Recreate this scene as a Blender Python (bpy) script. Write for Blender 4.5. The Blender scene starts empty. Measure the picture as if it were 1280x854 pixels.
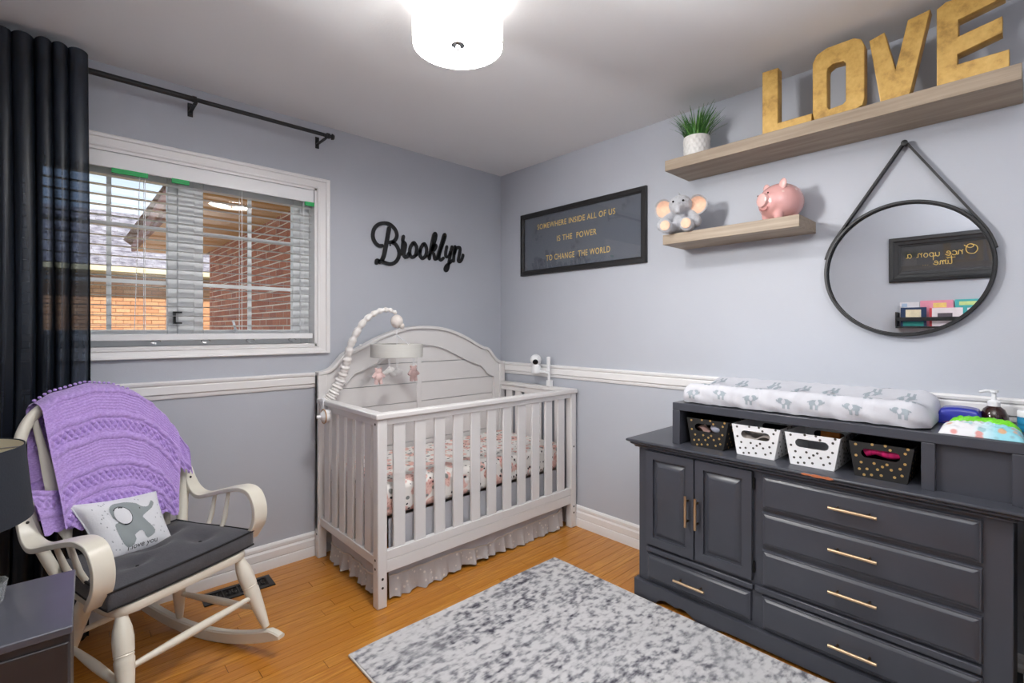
import bpy, bmesh, math, random
from mathutils import Vector, Matrix
random.seed(7)
C = bpy.context.scene.collection
SC = bpy.context.scene
R = math.radians
# ------------------------------------------------------------------ camera, world, exposure
cam_d = bpy.data.cameras.new('camera'); cam = bpy.data.objects.new('camera', cam_d); C.objects.link(cam)
cam_d.sensor_width = 36; cam_d.lens = 610.6 / 1280 * 36; cam_d.shift_y = -0.01213
cam_d.clip_start = 0.02; cam_d.clip_end = 200
cam.location = (-2.465, -2.7735, 1.275); cam.rotation_euler = (R(90), 0, R(47.046 - 90))
SC.camera = cam
SC.view_settings.view_transform = 'Standard'; SC.view_settings.look = 'None'
SC.view_settings.gamma = 1; SC.view_settings.use_curve_mapping = False
SC.view_settings.exposure = 2.05
LAMP_EMIT = 20.0
LAMP_SIDE = 0.3
w = bpy.data.worlds.new('sky'); SC.world = w; w.use_nodes = True
wn = w.node_tree; bg = wn.nodes['Background']
bg.inputs[0].default_value = (0.70, 0.83, 1.0, 1); bg.inputs[1].default_value = .29
sun_d = bpy.data.lights.new('sun', 'SUN'); sun_d.energy = 1.6; sun_d.angle = R(2); sun_d.color = (1.0, .93, .82)
sun = bpy.data.objects.new('sun', sun_d); C.objects.link(sun)
sun.rotation_euler = Vector((.30, .72, -.62)).to_track_quat('-Z', 'Y').to_euler(); sun.location = (0, -5, 9)

fl_d = bpy.data.lights.new('bounce_fill', 'AREA'); fl_d.shape = 'DISK'; fl_d.size = .5; fl_d.energy = 8.5; fl_d.spread = R(120); fl_d.color = (1, .98, .96)   # added fill light, no fixture there; bounces off the ceiling behind the camera
fill_ob = bpy.data.objects.new('bounce_fill', fl_d); C.objects.link(fill_ob); fill_ob.location = (-1.75, -2.95, 1.5)
fill_ob.rotation_euler = Vector((-.12, .18, 1.0)).to_track_quat('-Z', 'Y').to_euler()

sf_d = bpy.data.lights.new('side_fill', 'AREA'); sf_d.shape = 'DISK'; sf_d.size = .32; sf_d.energy = 2.2; sf_d.spread = R(85); sf_d.color = (1, .985, .97)   # added soft light high at the left, pushes shadows rightward; no lamp there
side_fill_ob = bpy.data.objects.new('side_fill', sf_d); C.objects.link(side_fill_ob); side_fill_ob.location = (-2.75, -1.0, 2.08)
side_fill_ob.rotation_euler = (Vector((-.25, -1.95, 1.55)) - side_fill_ob.location).to_track_quat('-Z', 'Y').to_euler()

# ------------------------------------------------------------------ materials
def lin(c):
    return tuple((x / 12.92 if x <= .04045 else ((x + .055) / 1.055) ** 2.4) for x in (v / 255 for v in c))
def nodes(name):
    m = bpy.data.materials.new(name); m.use_nodes = True
    nt = m.node_tree; return m, nt, nt.nodes['Principled BSDF']
def N(nt, t, **k):
    n = nt.nodes.new(t)
    for a, b in k.items(): setattr(n, a, b)
    return n
def mixc(nt, fac, a, b):
    m = N(nt, 'ShaderNodeMix', data_type='RGBA')
    for i, v in ((0, fac), (6, a), (7, b)):
        if isinstance(v, tuple): m.inputs[i].default_value = (*v[:3], 1)
        elif isinstance(v, (int, float)): m.inputs[i].default_value = v
        else: nt.links.new(v, m.inputs[i])
    return m.outputs[2]
def ramp(nt, fac, stops, const=False):
    r = N(nt, 'ShaderNodeValToRGB'); cr = r.color_ramp
    if const: cr.interpolation = 'CONSTANT'
    while len(cr.elements) < len(stops): cr.elements.new(.5)
    for e, (p, c) in zip(cr.elements, stops): e.position = p; e.color = (*c[:3], 1)
    nt.links.new(fac, r.inputs[0]); return r.outputs[0]
def noise(nt, vec, scale, detail=2, rough=.5, out=0):
    n = N(nt, 'ShaderNodeTexNoise'); n.inputs['Scale'].default_value = scale
    n.inputs['Detail'].default_value = detail; n.inputs['Roughness'].default_value = rough
    if vec is not None: nt.links.new(vec, n.inputs['Vector'])
    return n.outputs[out]
def coords(nt, scale=(1, 1, 1), kind='Object', rand=False):
    tc = N(nt, 'ShaderNodeTexCoord'); mp = N(nt, 'ShaderNodeMapping')
    mp.inputs['Scale'].default_value = scale
    src = tc.outputs[kind]
    if rand:
        oi = N(nt, 'ShaderNodeObjectInfo'); ad = N(nt, 'ShaderNodeVectorMath', operation='ADD')
        ml = N(nt, 'ShaderNodeMath', operation='MULTIPLY'); ml.inputs[1].default_value = 37.0
        nt.links.new(oi.outputs['Random'], ml.inputs[0]); nt.links.new(src, ad.inputs[0]); nt.links.new(ml.outputs[0], ad.inputs[1]); src = ad.outputs[0]
    nt.links.new(src, mp.inputs['Vector']); return mp.outputs[0]
def bump(nt, b, h, strength=.3, dist=.01):
    bp = N(nt, 'ShaderNodeBump'); bp.inputs['Strength'].default_value = strength; bp.inputs['Distance'].default_value = dist
    nt.links.new(h, bp.inputs['Height']); nt.links.new(bp.outputs[0], b.inputs['Normal'])
MATS = {}
def M(name, rgb, rough=.5, metal=0, var=.05, vscale=6, bs=0, bscale=60, sheen=0, coat=0, sss=0, stretch=(1, 1, 1)):
    """plain procedural finish: base colour with faint noise mottling and optional fine relief"""
    if name in MATS: return MATS[name]
    m, nt, b = nodes(name); c = lin(rgb)
    v = coords(nt, stretch)
    n = noise(nt, v, vscale, 3)
    lo = tuple(x * (1 - var) for x in c); hi = tuple(min(1, x * (1 + var)) for x in c)
    nt.links.new(ramp(nt, n, [(.3, lo), (.7, hi)]), b.inputs['Base Color'])
    b.inputs['Roughness'].default_value = rough; b.inputs['Metallic'].default_value = metal
    if sheen: b.inputs['Sheen Weight'].default_value = sheen
    if coat: b.inputs['Coat Weight'].default_value = coat; b.inputs['Coat Roughness'].default_value = .08
    if bs: bump(nt, b, noise(nt, v, bscale, 2), bs, .004)
    MATS[name] = m; return m
def glass_mat(name, tint=(1, 1, 1), ior=1.45):
    m, nt, b = nodes(name); nt.nodes.remove(b)
    t = N(nt, 'ShaderNodeBsdfTransparent'); t.inputs[0].default_value = (*tint, 1)
    g = N(nt, 'ShaderNodeBsdfGlossy'); g.inputs['Roughness'].default_value = .02
    f = N(nt, 'ShaderNodeFresnel'); ge = N(nt, 'ShaderNodeNewGeometry')
    mr = N(nt, 'ShaderNodeMapRange'); mr.inputs[3].default_value = ior; mr.inputs[4].default_value = 1 / ior     # same eta on both faces
    nt.links.new(ge.outputs['Backfacing'], mr.inputs[0]); nt.links.new(mr.outputs[0], f.inputs[0])
    mx = N(nt, 'ShaderNodeMixShader')
    nt.links.new(f.outputs[0], mx.inputs[0]); nt.links.new(t.outputs[0], mx.inputs[1]); nt.links.new(g.outputs[0], mx.inputs[2])
    nt.links.new(mx.outputs[0], nt.nodes['Material Output'].inputs[0]); return m
def emit_mat(name, rgb, s):
    m, nt, b = nodes(name)
    b.inputs['Base Color'].default_value = (*rgb, 1); b.inputs['Emission Color'].default_value = (*rgb, 1)
    b.inputs['Emission Strength'].default_value = s; b.inputs['Roughness'].default_value = .8; return m

WALL = M('wall_paint', (186, 190, 199), .55, var=.015, vscale=3, bs=.08, bscale=180)
CEIL = M('ceiling_paint', (234, 235, 237), .8, var=.01, vscale=2, bs=.12, bscale=140)
TRIM = M('trim_paint', (236, 235, 235), .35, var=.015, vscale=4)
CRIB = M('crib_paint', (229, 227, 226), .38, var=.015, vscale=5)
CHAIRW = M('cream_paint', (229, 224, 210), .3, var=.02, vscale=5)
DRES = M('charcoal_paint', (66, 68, 76), .3, var=.04, vscale=9)
BRASS = M('brushed_brass', (218, 190, 154), .3, 1, var=.05)
BLACK = M('black_metal', (22, 23, 26), .4, 0, var=.1)
BLACKW = M('black_wood', (30, 31, 34), .4, var=.15, vscale=20)
WHITEP = M('white_plastic', (238, 239, 241), .35, var=.01)
VINYL = M('white_vinyl', (232, 234, 235), .4, var=.015)
STEEL = M('nickel', (170, 170, 172), .25, 1, var=.03)
DARK = M('void_shade', (14, 13, 13), .7, var=.1)
GLASS = glass_mat('clear_glass')
GLASSP = glass_mat('picture_glass', ior=1.5)

# ------------------------------------------------------------------ mesh builder
class MB:
    def __init__(s): s.v = []; s.f = []
    def add(s, vs, fs, M=None):
        o = len(s.v)
        s.v += [tuple(M @ Vector(p)) if M else tuple(p) for p in vs]
        s.f += [tuple(i + o for i in f) for f in fs]; return s
    def box(s, x0, x1, y0, y1, z0, z1, M=None):
        x0, x1 = sorted((x0, x1)); y0, y1 = sorted((y0, y1)); z0, z1 = sorted((z0, z1))
        return s.add([(x0, y0, z0), (x1, y0, z0), (x1, y1, z0), (x0, y1, z0), (x0, y0, z1), (x1, y0, z1), (x1, y1, z1), (x0, y1, z1)],
                     [(3, 2, 1, 0), (4, 5, 6, 7), (0, 1, 5, 4), (1, 2, 6, 5), (2, 3, 7, 6), (3, 0, 4, 7)], M)
    def frustum(s, r0, r1, a0, a1, M=None):
        """rectangles r=(u0,u1,v0,v1) at heights a0,a1 along local z"""
        q = lambda r, a: [(r[0], r[2], a), (r[1], r[2], a), (r[1], r[3], a), (r[0], r[3], a)]
        return s.add(q(r0, a0) + q(r1, a1), [(3, 2, 1, 0), (4, 5, 6, 7), (0, 1, 5, 4), (1, 2, 6, 5), (2, 3, 7, 6), (3, 0, 4, 7)], M)
    def prism(s, poly, M, L):
        n = len(poly)
        return s.add([(x, y, 0) for x, y in poly] + [(x, y, L) for x, y in poly],
                     [tuple(reversed(range(n))), tuple(range(n, 2 * n))] + [(i, (i + 1) % n, n + (i + 1) % n, n + i) for i in range(n)], M)
    def lathe(s, prof, seg=24, M=None, caps=True):
        n = len(prof); vs = []; fs = []
        for r, z in prof:
            for k in range(seg):
                a = 2 * math.pi * k / seg; vs.append((r * math.cos(a), r * math.sin(a), z))
        for i in range(n - 1):
            for k in range(seg):
                k2 = (k + 1) % seg; fs.append((i * seg + k, i * seg + k2, (i + 1) * seg + k2, (i + 1) * seg + k))
        if caps:
            fs.append(tuple(reversed(range(seg)))); fs.append(tuple(range((n - 1) * seg, n * seg)))
        return s.add(vs, fs, M)
    def tube(s, pts, r, seg=8, closed=False, ry=None, up=None, sq=False, M=None):
        """round (or elliptical, or with sq rectangular) section swept along pts; r may be a list"""
        P = [Vector(p) for p in pts]; n = len(P)
        rr = r if isinstance(r, (list, tuple)) else [r] * n
        ry_ = ry if isinstance(ry, (list, tuple)) else [ry] * n
        vs = []; fs = []; prev = None
        for i in range(n):
            if closed: t = P[(i + 1) % n] - P[i - 1]
            else: t = P[min(i + 1, n - 1)] - P[max(i - 1, 0)]
            t.normalize()
            if up is not None: u = Vector(up)
            elif prev is None: u = Vector((0, 0, 1)) if abs(t.z) < .9 else Vector((1, 0, 0))
            else: u = prev
            u = (u - t * u.dot(t)).normalized(); prev = u; b = t.cross(u)
            ra, rb = rr[i], (ry_[i] if ry_[i] is not None else rr[i])
            if sq:
                for cu, cb in ((1, 1), (1, -1), (-1, -1), (-1, 1)): vs.append(P[i] + u * ra * cu + b * rb * cb)
            else:
                for k in range(seg):
                    a = -2 * math.pi * k / seg; vs.append(P[i] + u * ra * math.cos(a) + b * rb * math.sin(a))
        sg = 4 if sq else seg
        for i in range(n if closed else n - 1):
            j = (i + 1) % n
            for k in range(sg):
                k2 = (k + 1) % sg; fs.append((i * sg + k, j * sg + k, j * sg + k2, i * sg + k2))
        if not closed:
            fs.append(tuple(range(sg))); fs.append(tuple(reversed(range((n - 1) * sg, n * sg))))
        return s.add(vs, fs, M)
    def ell(s, c, r, seg=20, rings=12, M=None):
        vs = [(c[0], c[1], c[2] - r[2])]; fs = []
        for i in range(1, rings):
            a = -math.pi / 2 + math.pi * i / rings
            for k in range(seg):
                b = 2 * math.pi * k / seg
                vs.append((c[0] + r[0] * math.cos(a) * math.cos(b), c[1] + r[1] * math.cos(a) * math.sin(b), c[2] + r[2] * math.sin(a)))
        vs.append((c[0], c[1], c[2] + r[2])); T = len(vs) - 1
        for k in range(seg):
            k2 = (k + 1) % seg; fs.append((0, 1 + k2, 1 + k)); fs.append((T, T - seg + k, T - seg + k2))
            for i in range(rings - 2): fs.append((1 + i * seg + k, 1 + i * seg + k2, 1 + (i + 1) * seg + k2, 1 + (i + 1) * seg + k))
        return s.add(vs, fs, M)
    def grid(s, nu, nv, fn, M=None, cu=False):
        vs = [fn(i / nu, j / nv) for j in range(nv + 1) for i in range(nu + (0 if cu else 1))]
        W = nu if cu else nu + 1; fs = []
        for j in range(nv):
            for i in range(nu):
                i2 = (i + 1) % W; fs.append((j * W + i, j * W + i2, (j + 1) * W + i2, (j + 1) * W + i))
        return s.add(vs, fs, M)
    def plate(s, outer, holes=(), t=.01, M=None, bev=0):
        cu = bpy.data.curves.new('t', 'CURVE'); cu.dimensions = '2D'; cu.fill_mode = 'BOTH'; cu.extrude = t / 2 - bev; cu.bevel_depth = bev
        if bev: cu.offset = -bev; cu.bevel_resolution = 1
        for pl in [outer] + list(holes):
            sp = cu.splines.new('POLY'); sp.points.add(len(pl) - 1)
            for p, q in zip(sp.points, pl): p.co = (q[0], q[1], 0, 1)
            sp.use_cyclic_u = True
        o = bpy.data.objects.new('t', cu); me = bpy.data.meshes.new_from_object(o)
        s.add([v.co[:] for v in me.vertices], [tuple(p.vertices) for p in me.polygons], M)
        bpy.data.objects.remove(o); bpy.data.curves.remove(cu); bpy.data.meshes.remove(me); return s
    def text(s, body, M=None, size=1, fitw=None, fith=None, bold=0, shear=0, t=0, spacing=1, mapf=None):
        cu = bpy.data.curves.new('t', 'FONT'); cu.body = body; cu.size = size; cu.offset = bold; cu.shear = shear; cu.extrude = t; cu.space_character = spacing; cu.resolution_u = 4
        o = bpy.data.objects.new('t', cu); me = bpy.data.meshes.new_from_object(o)
        vs = [Vector(v.co) for v in me.vertices]
        x0 = min(v.x for v in vs); x1 = max(v.x for v in vs); y0 = min(v.y for v in vs); y1 = max(v.y for v in vs)
        sx = fitw / (x1 - x0) if fitw else 1; sy = fith / (y1 - y0) if fith else sx
        vs = [Vector(((v.x - x0) * sx, (v.y - y0) * sy, v.z)) for v in vs]
        if mapf: vs = [Vector(mapf(v.x, v.y)) for v in vs]
        s.add(vs, [tuple(p.vertices) for p in me.polygons], M)
        bpy.data.objects.remove(o); bpy.data.curves.remove(cu); bpy.data.meshes.remove(me); return s
    def mask(s, inside, bounds, n, fn):
        """cells of a fine grid whose centre lies inside a shape, laid on a surface by fn(x,y)"""
        x0, x1, y0, y1 = bounds; dx = (x1 - x0) / n; m = max(1, int((y1 - y0) / dx)); idx = {}; vs = []; fs = []
        def vi(i, j):
            if (i, j) not in idx: idx[(i, j)] = len(vs); vs.append(fn(x0 + i * dx, y0 + j * dx))
            return idx[(i, j)]
        for j in range(m):
            for i in range(n):
                if inside(x0 + (i + .5) * dx, y0 + (j + .5) * dx): fs.append((vi(i, j), vi(i + 1, j), vi(i + 1, j + 1), vi(i, j + 1)))
        return s.add(vs, fs)
    def mesh(s, name):
        me = bpy.data.meshes.new(name); me.from_pydata([tuple(v) for v in s.v], [], s.f); me.validate(); me.update(); return me
    def build(s, name, mat, parent=None, bevel=0, smooth=True, angle=40, sub=0, loc=None, kind=None, label=None, fix=True):
        me = s.mesh(name)
        if fix:
            bm = bmesh.new(); bm.from_mesh(me); bmesh.ops.recalc_face_normals(bm, faces=bm.faces); bm.to_mesh(me); bm.free()
        me.materials.append(mat)
        if smooth:
            me.shade_smooth(); me.set_sharp_from_angle(angle=R(angle))
        o = bpy.data.objects.new(name, me); C.objects.link(o)
        if parent: o.parent = parent
        if loc is not None: o.location = loc
        if bevel:
            b = o.modifiers.new('bevel', 'BEVEL'); b.width = bevel; b.segments = 2; b.limit_method = 'ANGLE'; b.angle_limit = R(35)
        if sub:
            q = o.modifiers.new('sub', 'SUBSURF'); q.levels = sub; q.render_levels = sub
        if kind: o['kind'] = kind
        if label: o['label'] = label
        return o
def inpoly(pl):
    def f(x, y):
        r = False; n = len(pl)
        for i in range(n):
            (a, b), (c, d) = pl[i], pl[i - 1]
            if (b > y) != (d > y) and x < (c - a) * (y - b) / (d - b) + a: r = not r
        return r
    return f
def spline(pts, n=8, closed=False):
    P = [Vector(p) for p in pts]; k = len(P); out = []
    rng = range(k if closed else k - 1)
    for i in rng:
        if closed: a, b, c, d = P[i - 1], P[i], P[(i + 1) % k], P[(i + 2) % k]
        else: a, b, c, d = P[max(i - 1, 0)], P[i], P[i + 1], P[min(i + 2, k - 1)]
        for j in range(n):
            t = j / n
            out.append(.5 * ((2 * b) + (c - a) * t + (2 * a - 5 * b + 4 * c - d) * t * t + (3 * b - a - 3 * c + d) * t ** 3))
    if not closed: out.append(P[-1])
    return out
def sp2(pts, n=8, closed=False):
    return [(p.x, p.y) for p in spline([(a, b, 0) for a, b in pts], n, closed)]
def circ(cx, cy, r, n=24, ry=None):
    ry = ry or r; return [(cx + r * math.cos(2 * math.pi * k / n), cy + ry * math.sin(2 * math.pi * k / n)) for k in range(n)]
def axes(x, y, z, o=(0, 0, 0)):
    return Matrix(((x[0], y[0], z[0], o[0]), (x[1], y[1], z[1], o[1]), (x[2], y[2], z[2], o[2]), (0, 0, 0, 1)))
RW = lambda x: axes((0, -1, 0), (0, 0, 1), (-1, 0, 0), (x, 0, 0))      # right wall: local x runs along -Y, local z out of the wall
LW = lambda y: axes((1, 0, 0), (0, 0, 1), (0, -1, 0), (0, y, 0))       # window wall: local x along X, local z out of the wall
ALY = axes((1, 0, 0), (0, 0, 1), (0, -1, 0))                           # profile (x,z), extruded along -Y
def thing(name, label, cat, loc=(0, 0, 0), rotz=0, group=None, kind=None):
    o = bpy.data.objects.new(name, None); C.objects.link(o); o.empty_display_size = .1
    o.location = loc; o.rotation_euler = (0, 0, rotz)
    if label: o['label'] = label
    if cat: o['category'] = cat
    if group: o['group'] = group
    if kind: o['kind'] = kind
    return o
def tag(o, label, cat, group=None):
    o['label'] = label; o['category'] = cat
    if group: o['group'] = group
    return o
def struct(name, mb, mat, **k):
    o = mb.build(name, mat, **k); o['kind'] = 'structure'; return o
def inst(src, parent, loc, name=None, rot=None, scale=None):
    c = src.copy(); C.objects.link(c); c.parent = parent; c.location = loc
    if name: c.name = name
    if rot: c.rotation_euler = rot
    if scale: c.scale = scale
    return c
# ------------------------------------------------------------------ room shell
H = 2.44; XW = -3.05; YB = -3.25; E0 = .012
def wood_floor():
    m, nt, b = nodes('oak_plank')
    oi = N(nt, 'ShaderNodeObjectInfo')
    base = ramp(nt, oi.outputs['Random'], [(0, lin((206, 140, 50))), (.5, lin((222, 158, 62))), (1, lin((236, 176, 82)))])
    v = coords(nt, (2.2, 30, 1), rand=True); g = noise(nt, v, 3.0, 6, .65)
    v2 = coords(nt, (.9, 9, 1), rand=True)
    wv = N(nt, 'ShaderNodeTexWave', wave_type='BANDS', bands_direction='Y'); wv.inputs['Scale'].default_value = 1.6; wv.inputs['Distortion'].default_value = 9; wv.inputs['Detail'].default_value = 2; wv.inputs['Detail Scale'].default_value = .7
    nt.links.new(v2, wv.inputs['Vector'])
    dk = mixc(nt, ramp(nt, g, [(.38, (0, 0, 0)), (.72, (.75,) * 3)]), lin((186, 118, 40)), base)
    dk2 = mixc(nt, ramp(nt, wv.outputs[0], [(0, (.35,) * 3), (.35, (0, 0, 0))]), dk, lin((170, 102, 34)))
    nt.links.new(dk2, b.inputs['Base Color'])
    b.inputs['Roughness'].default_value = .28; b.inputs['Coat Weight'].default_value = .25; b.inputs['Coat Roughness'].default_value = .15
    bump(nt, b, g, .06, .002); return m
FLOORM = wood_floor()
floor = struct('floor', MB().box(XW, E0, YB, E0, -.06, -.012), M('subfloor', (70, 40, 18), .8))
PW = .0572
pl_src = {}
row = 0; y = E0
while y > YB + .01:
    x = XW - random.uniform(0, .5); y1 = max(y - PW, YB)
    while x < E0 - .02:
        L = random.choice((.9, 1.2, 1.5, 1.8)); x0 = max(x, XW); x1 = min(x + L, E0)
        if E0 - x1 < .15: x1 = E0
        if x1 - x0 > .03:
            key = (round(x1 - x0, 3), round(y - y1, 4))
            if key not in pl_src:
                pl_src[key] = MB().frustum((0, key[0] - .0006, -key[1] + .0006, 0), (.0006, key[0] - .0012, -key[1] + .0012, -.0006), -.012, 0).build('plank', FLOORM, floor, smooth=False)
                o = pl_src[key]
            else:
                o = pl_src[key].copy(); C.objects.link(o)
            o.location = (x0, y, 0)
        x = x1 + .0001 if x1 == E0 else x + L
    y -= PW; row += 1
WX0, WX1, WZ0, WZ1 = -2.610, -1.391, 1.182, 2.069      # window opening
wl = MB()
wl.box(XW - .15, WX0, E0, .25, 0, H).box(WX1, .16, E0, .25, 0, H).box(WX0, WX1, E0, .25, 0, WZ0).box(WX0, WX1, E0, .25, WZ1, H)
struct('wall_left', wl, WALL, smooth=False)
struct('wall_right', MB().box(E0, .16, YB - .15, E0, 0, H), WALL, smooth=False)
struct('wall_opposite', MB().box(XW - .15, XW, YB - .15, E0, 0, H), WALL, smooth=False)
struct('wall_behind', MB().box(XW, E0, YB - .15, YB, 0, H), WALL, smooth=False)
struct('ceiling', MB().box(XW - .15, .16, YB - .15, .25, H, H + .15), CEIL, smooth=False)
# mouldings (profile: out from the wall, up)
BASEP = [(0, 0), (.018, 0), (.018, .045), (.016, .05), (.012, .053), (.016, .058), (.016, .092), (.012, .097), (.009, .103), (.013, .108), (.013, .122), (.008, .130), (0, .134)]
RAILP = [(0, 0), (.008, .002), (.012, .012), (.012, .02), (.02, .026), (.02, .058), (.016, .064), (.024, .07), (.026, .080), (.018, .086), (0, .086)]
def mould(name, prof, z, side):
    mb = MB(); P = [(d, z + h) for d, h in prof]
    if side == 'left': mb.prism(P, axes((0, -1, 0), (0, 0, 1), (1, 0, 0), (XW, E0, 0)), E0 - XW)
    elif side == 'right': mb.prism(P, axes((-1, 0, 0), (0, 0, 1), (0, 1, 0), (E0, YB, 0)), E0 - YB)
    elif side == 'opposite': mb.prism(P, axes((1, 0, 0), (0, 0, 1), (0, 1, 0), (XW, YB, 0)), E0 - YB)
    else: mb.prism(P, axes((0, 1, 0), (0, 0, 1), (1, 0, 0), (XW, YB, 0)), E0 - XW)
    struct(name, mb, TRIM, angle=25)
for i, sd in enumerate(('left', 'right', 'opposite', 'behind')):
    mould('baseboard_' + sd, BASEP, 0, sd); mould('trim_%d' % (i + 1), RAILP, .9445, sd)

# ------------------------------------------------------------------ window
win = thing('window_1', None, None, (-2.0, .1, WZ0), kind='structure')
win['label'] = 'white sliding window with grilles in the left wall'
IV = Matrix.Translation((2.0, -.1, -WZ0))
def wpart(name, mb, mat, par=None, **k):
    mb.v = [tuple(IV @ Vector(p)) for p in mb.v]
    return mb.build(name, mat, par or win, **k)
CASP = [(0, 0), (0, .010), (.006, .016), (.012, .016), (.016, .012), (.05, .015), (.054, .022), (.068, .024), (.074, .020), (.074, 0)]
def casing(side):
    mb = MB(); x0, x1, z0, z1 = WX0, WX1, WZ0, WZ1 - .008; w = .074; vs = []; n = len(CASP)
    z1 = WZ1
    for end in (0, 1):
        for d, h in CASP:
            hh = h * 1.0
            if side == 'top': p = ((x0 - d) if end == 0 else (x1 + d), E0 - hh, z1 + d * .82)
            elif side == 'bottom': p = ((x0 - d) if end == 0 else (x1 + d), E0 - hh, z0 - d * .6)
            elif side == 'right': p = (x1 + d, E0 - hh, (z0 - d * .6) if end == 0 else (z1 + d * .82))
            else: p = (x0 - d, E0 - hh, (z0 - d * .6) if end == 0 else (z1 + d * .82))
            vs.append(p)
    fs = [tuple(range(n)), tuple(range(n, 2 * n))] + [(i, (i + 1) % n, n + (i + 1) % n, n + i) for i in range(n)]
    mb.add(vs, fs); wpart('casing', mb, TRIM, angle=25)
for s_ in ('top', 'bottom', 'right', 'left'): casing(s_)
jb = MB(); t = .012
jb.box(WX0, WX0 + t, .0, .25, WZ0, WZ1).box(WX1 - t, WX1, .0, .25, WZ0, WZ1).box(WX0, WX1, .0, .25, WZ0, WZ0 + t).box(WX0, WX1, .0, .25, WZ1 - t, WZ1)
wpart('jamb', jb, TRIM)
fr = MB(); yf0, yf1 = .085, .15
fr.box(WX0 + t, WX0 + .06, yf0, yf1, WZ0 + t, WZ1 - t).box(WX1 - .06, WX1 - t, yf0, yf1, WZ0 + t, WZ1 - t).box(WX0 + .06, WX1 - .06, yf0, yf1, WZ0 + t, WZ0 + .055).box(WX0 + .06, WX1 - .06, yf0, yf1, WZ1 - .06, WZ1 - t).box(-2.035, -1.965, yf0, yf1, WZ0 + .05, WZ1 - .05)
wpart('outer_frame', fr, VINYL, bevel=.004)
def sash(x0, x1):
    z0, z1 = WZ0 + .055, WZ1 - .06; a = .045
    mb = MB().box(x0, x0 + a, .095, .135, z0, z1).box(x1 - a, x1, .095, .135, z0, z1).box(x0 + a, x1 - a, .095, .135, z0, z0 + .035).box(x0 + a, x1 - a, .095, .135, z1 - .035, z1)
    s = wpart('sash', mb, VINYL, bevel=.004)
    g0, g1 = x0 + a, x1 - a
    wpart('pane', MB().box(g0 - .005, g1 + .005, .113, .117, z0 + .03, z1 - .03), GLASS, s, smooth=False)
    gm = (g0 + g1) / 2
    wpart('muntin', MB().box(gm - .009, gm + .009, .109, .121, z0 + .034, z1 - .034), VINYL, s)
    for zz in (1.757, 1.498): wpart('muntin', MB().box(g0, g1, .108, .122, zz - .009, zz + .009), VINYL, s)
    return s
sash(-2.555, -2.03); sash(-1.97, -1.445)
hd = MB().box(-1.79, -1.775, .075, .095, 1.255, 1.275).tube([(-1.783, .075, 1.265), (-1.79, .062, 1.285), (-1.80, .058, 1.32)], .006)
wpart('latch', hd, WHITEP)
lk = MB().box(-2.055, -2.045, .06, .085, 1.30, 1.36).box(-2.05, -2.02, .06, .07, 1.30, 1.308).box(-2.05, -2.02, .06, .07, 1.352, 1.36)
wpart('latch', lk, BLACK)

# venetian blind (2 inch slats, open)
bl = thing('venetian_blind', 'white horizontal slat blind lowered open inside the window frame', 'blind', (-2.0, .035, 1.22))
IB = Matrix.Translation((2.0, -.035, -1.22))
def bpart(name, mb, mat, **k):
    mb.v = [tuple(IB @ Vector(p)) for p in mb.v]; return mb.build(name, mat, bl, **k)
bx0, bx1 = WX0 + .018, WX1 - .018
bpart('head_rail', MB().box(bx0, bx1, .012, .06, 2.005, 2.05), WHITEP)
bpart('valance', MB().box(bx0 - .003, bx1 + .003, .0, .010, 1.985, 2.055), WHITEP, bevel=.003)
SLATM = M('white_slat', (236, 238, 239), .35, var=.01)
z = 1.958; sl = None; SP = .0443
sm = MB().grid(8, 1, lambda u, v: (bx0 + 2.0 + v * (bx1 - bx0), -.019 + .038 * u, .0012 * math.sin(u * math.pi)))
sm.grid(8, 1, lambda u, v: (bx0 + 2.0 + v * (bx1 - bx0), -.019 + .038 * u, -.0016 + .0012 * math.sin(u * math.pi)))
while z > 1.275:
    if sl is None: sl = sm.build('slat', SLATM, bl); o = sl
    else: o = sl.copy(); C.objects.link(o)
    o.location = (0, 0, z - 1.22); z -= SP
bpart('bottom_rail', MB().box(bx0, bx1, .011, .059, 1.222, 1.252), WHITEP, bevel=.003)
for xx in (-2.45, -2.17, -1.77, -1.46):
    for yy in (.010, .060): bpart('ladder_cord', MB().box(xx - .0012, xx + .0012, yy - .001, yy + .001, 1.25, 2.01), WHITEP)
bpart('lift_cord', MB().tube([(-2.19, .004, 2.0), (-2.20, .004, 1.6), (-2.21, .003, 1.27)], .0015, 5), WHITEP)
for xx in (-2.13, -1.93, -1.73, -1.52): bpart('cord_loop', MB().tube([(xx + .02 * math.cos(a), .014, 1.216 + .008 * math.sin(a)) for a in [k * .6 for k in range(9)]], .0018, 5), STEEL)
GREEN = M('green_tape', (40, 178, 96), .5)
for i, (x0, x1, zz) in enumerate(((-2.29, -2.16, 1.982), (-2.07, -2.0, 1.982), (-1.455, -1.405, 1.982))):
    o = MB().box(x0, x1, .0005, .012, zz - .016, zz + .006).build('tape_strip', GREEN, smooth=False)
    tag(o, ('wide strip of green tape under blind valance nearest the curtain', 'short strip of green tape under blind valance at the window middle', 'faint green tape strip under blind valance at right window corner')[i], 'tape', 'green tape on the window blind')

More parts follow.
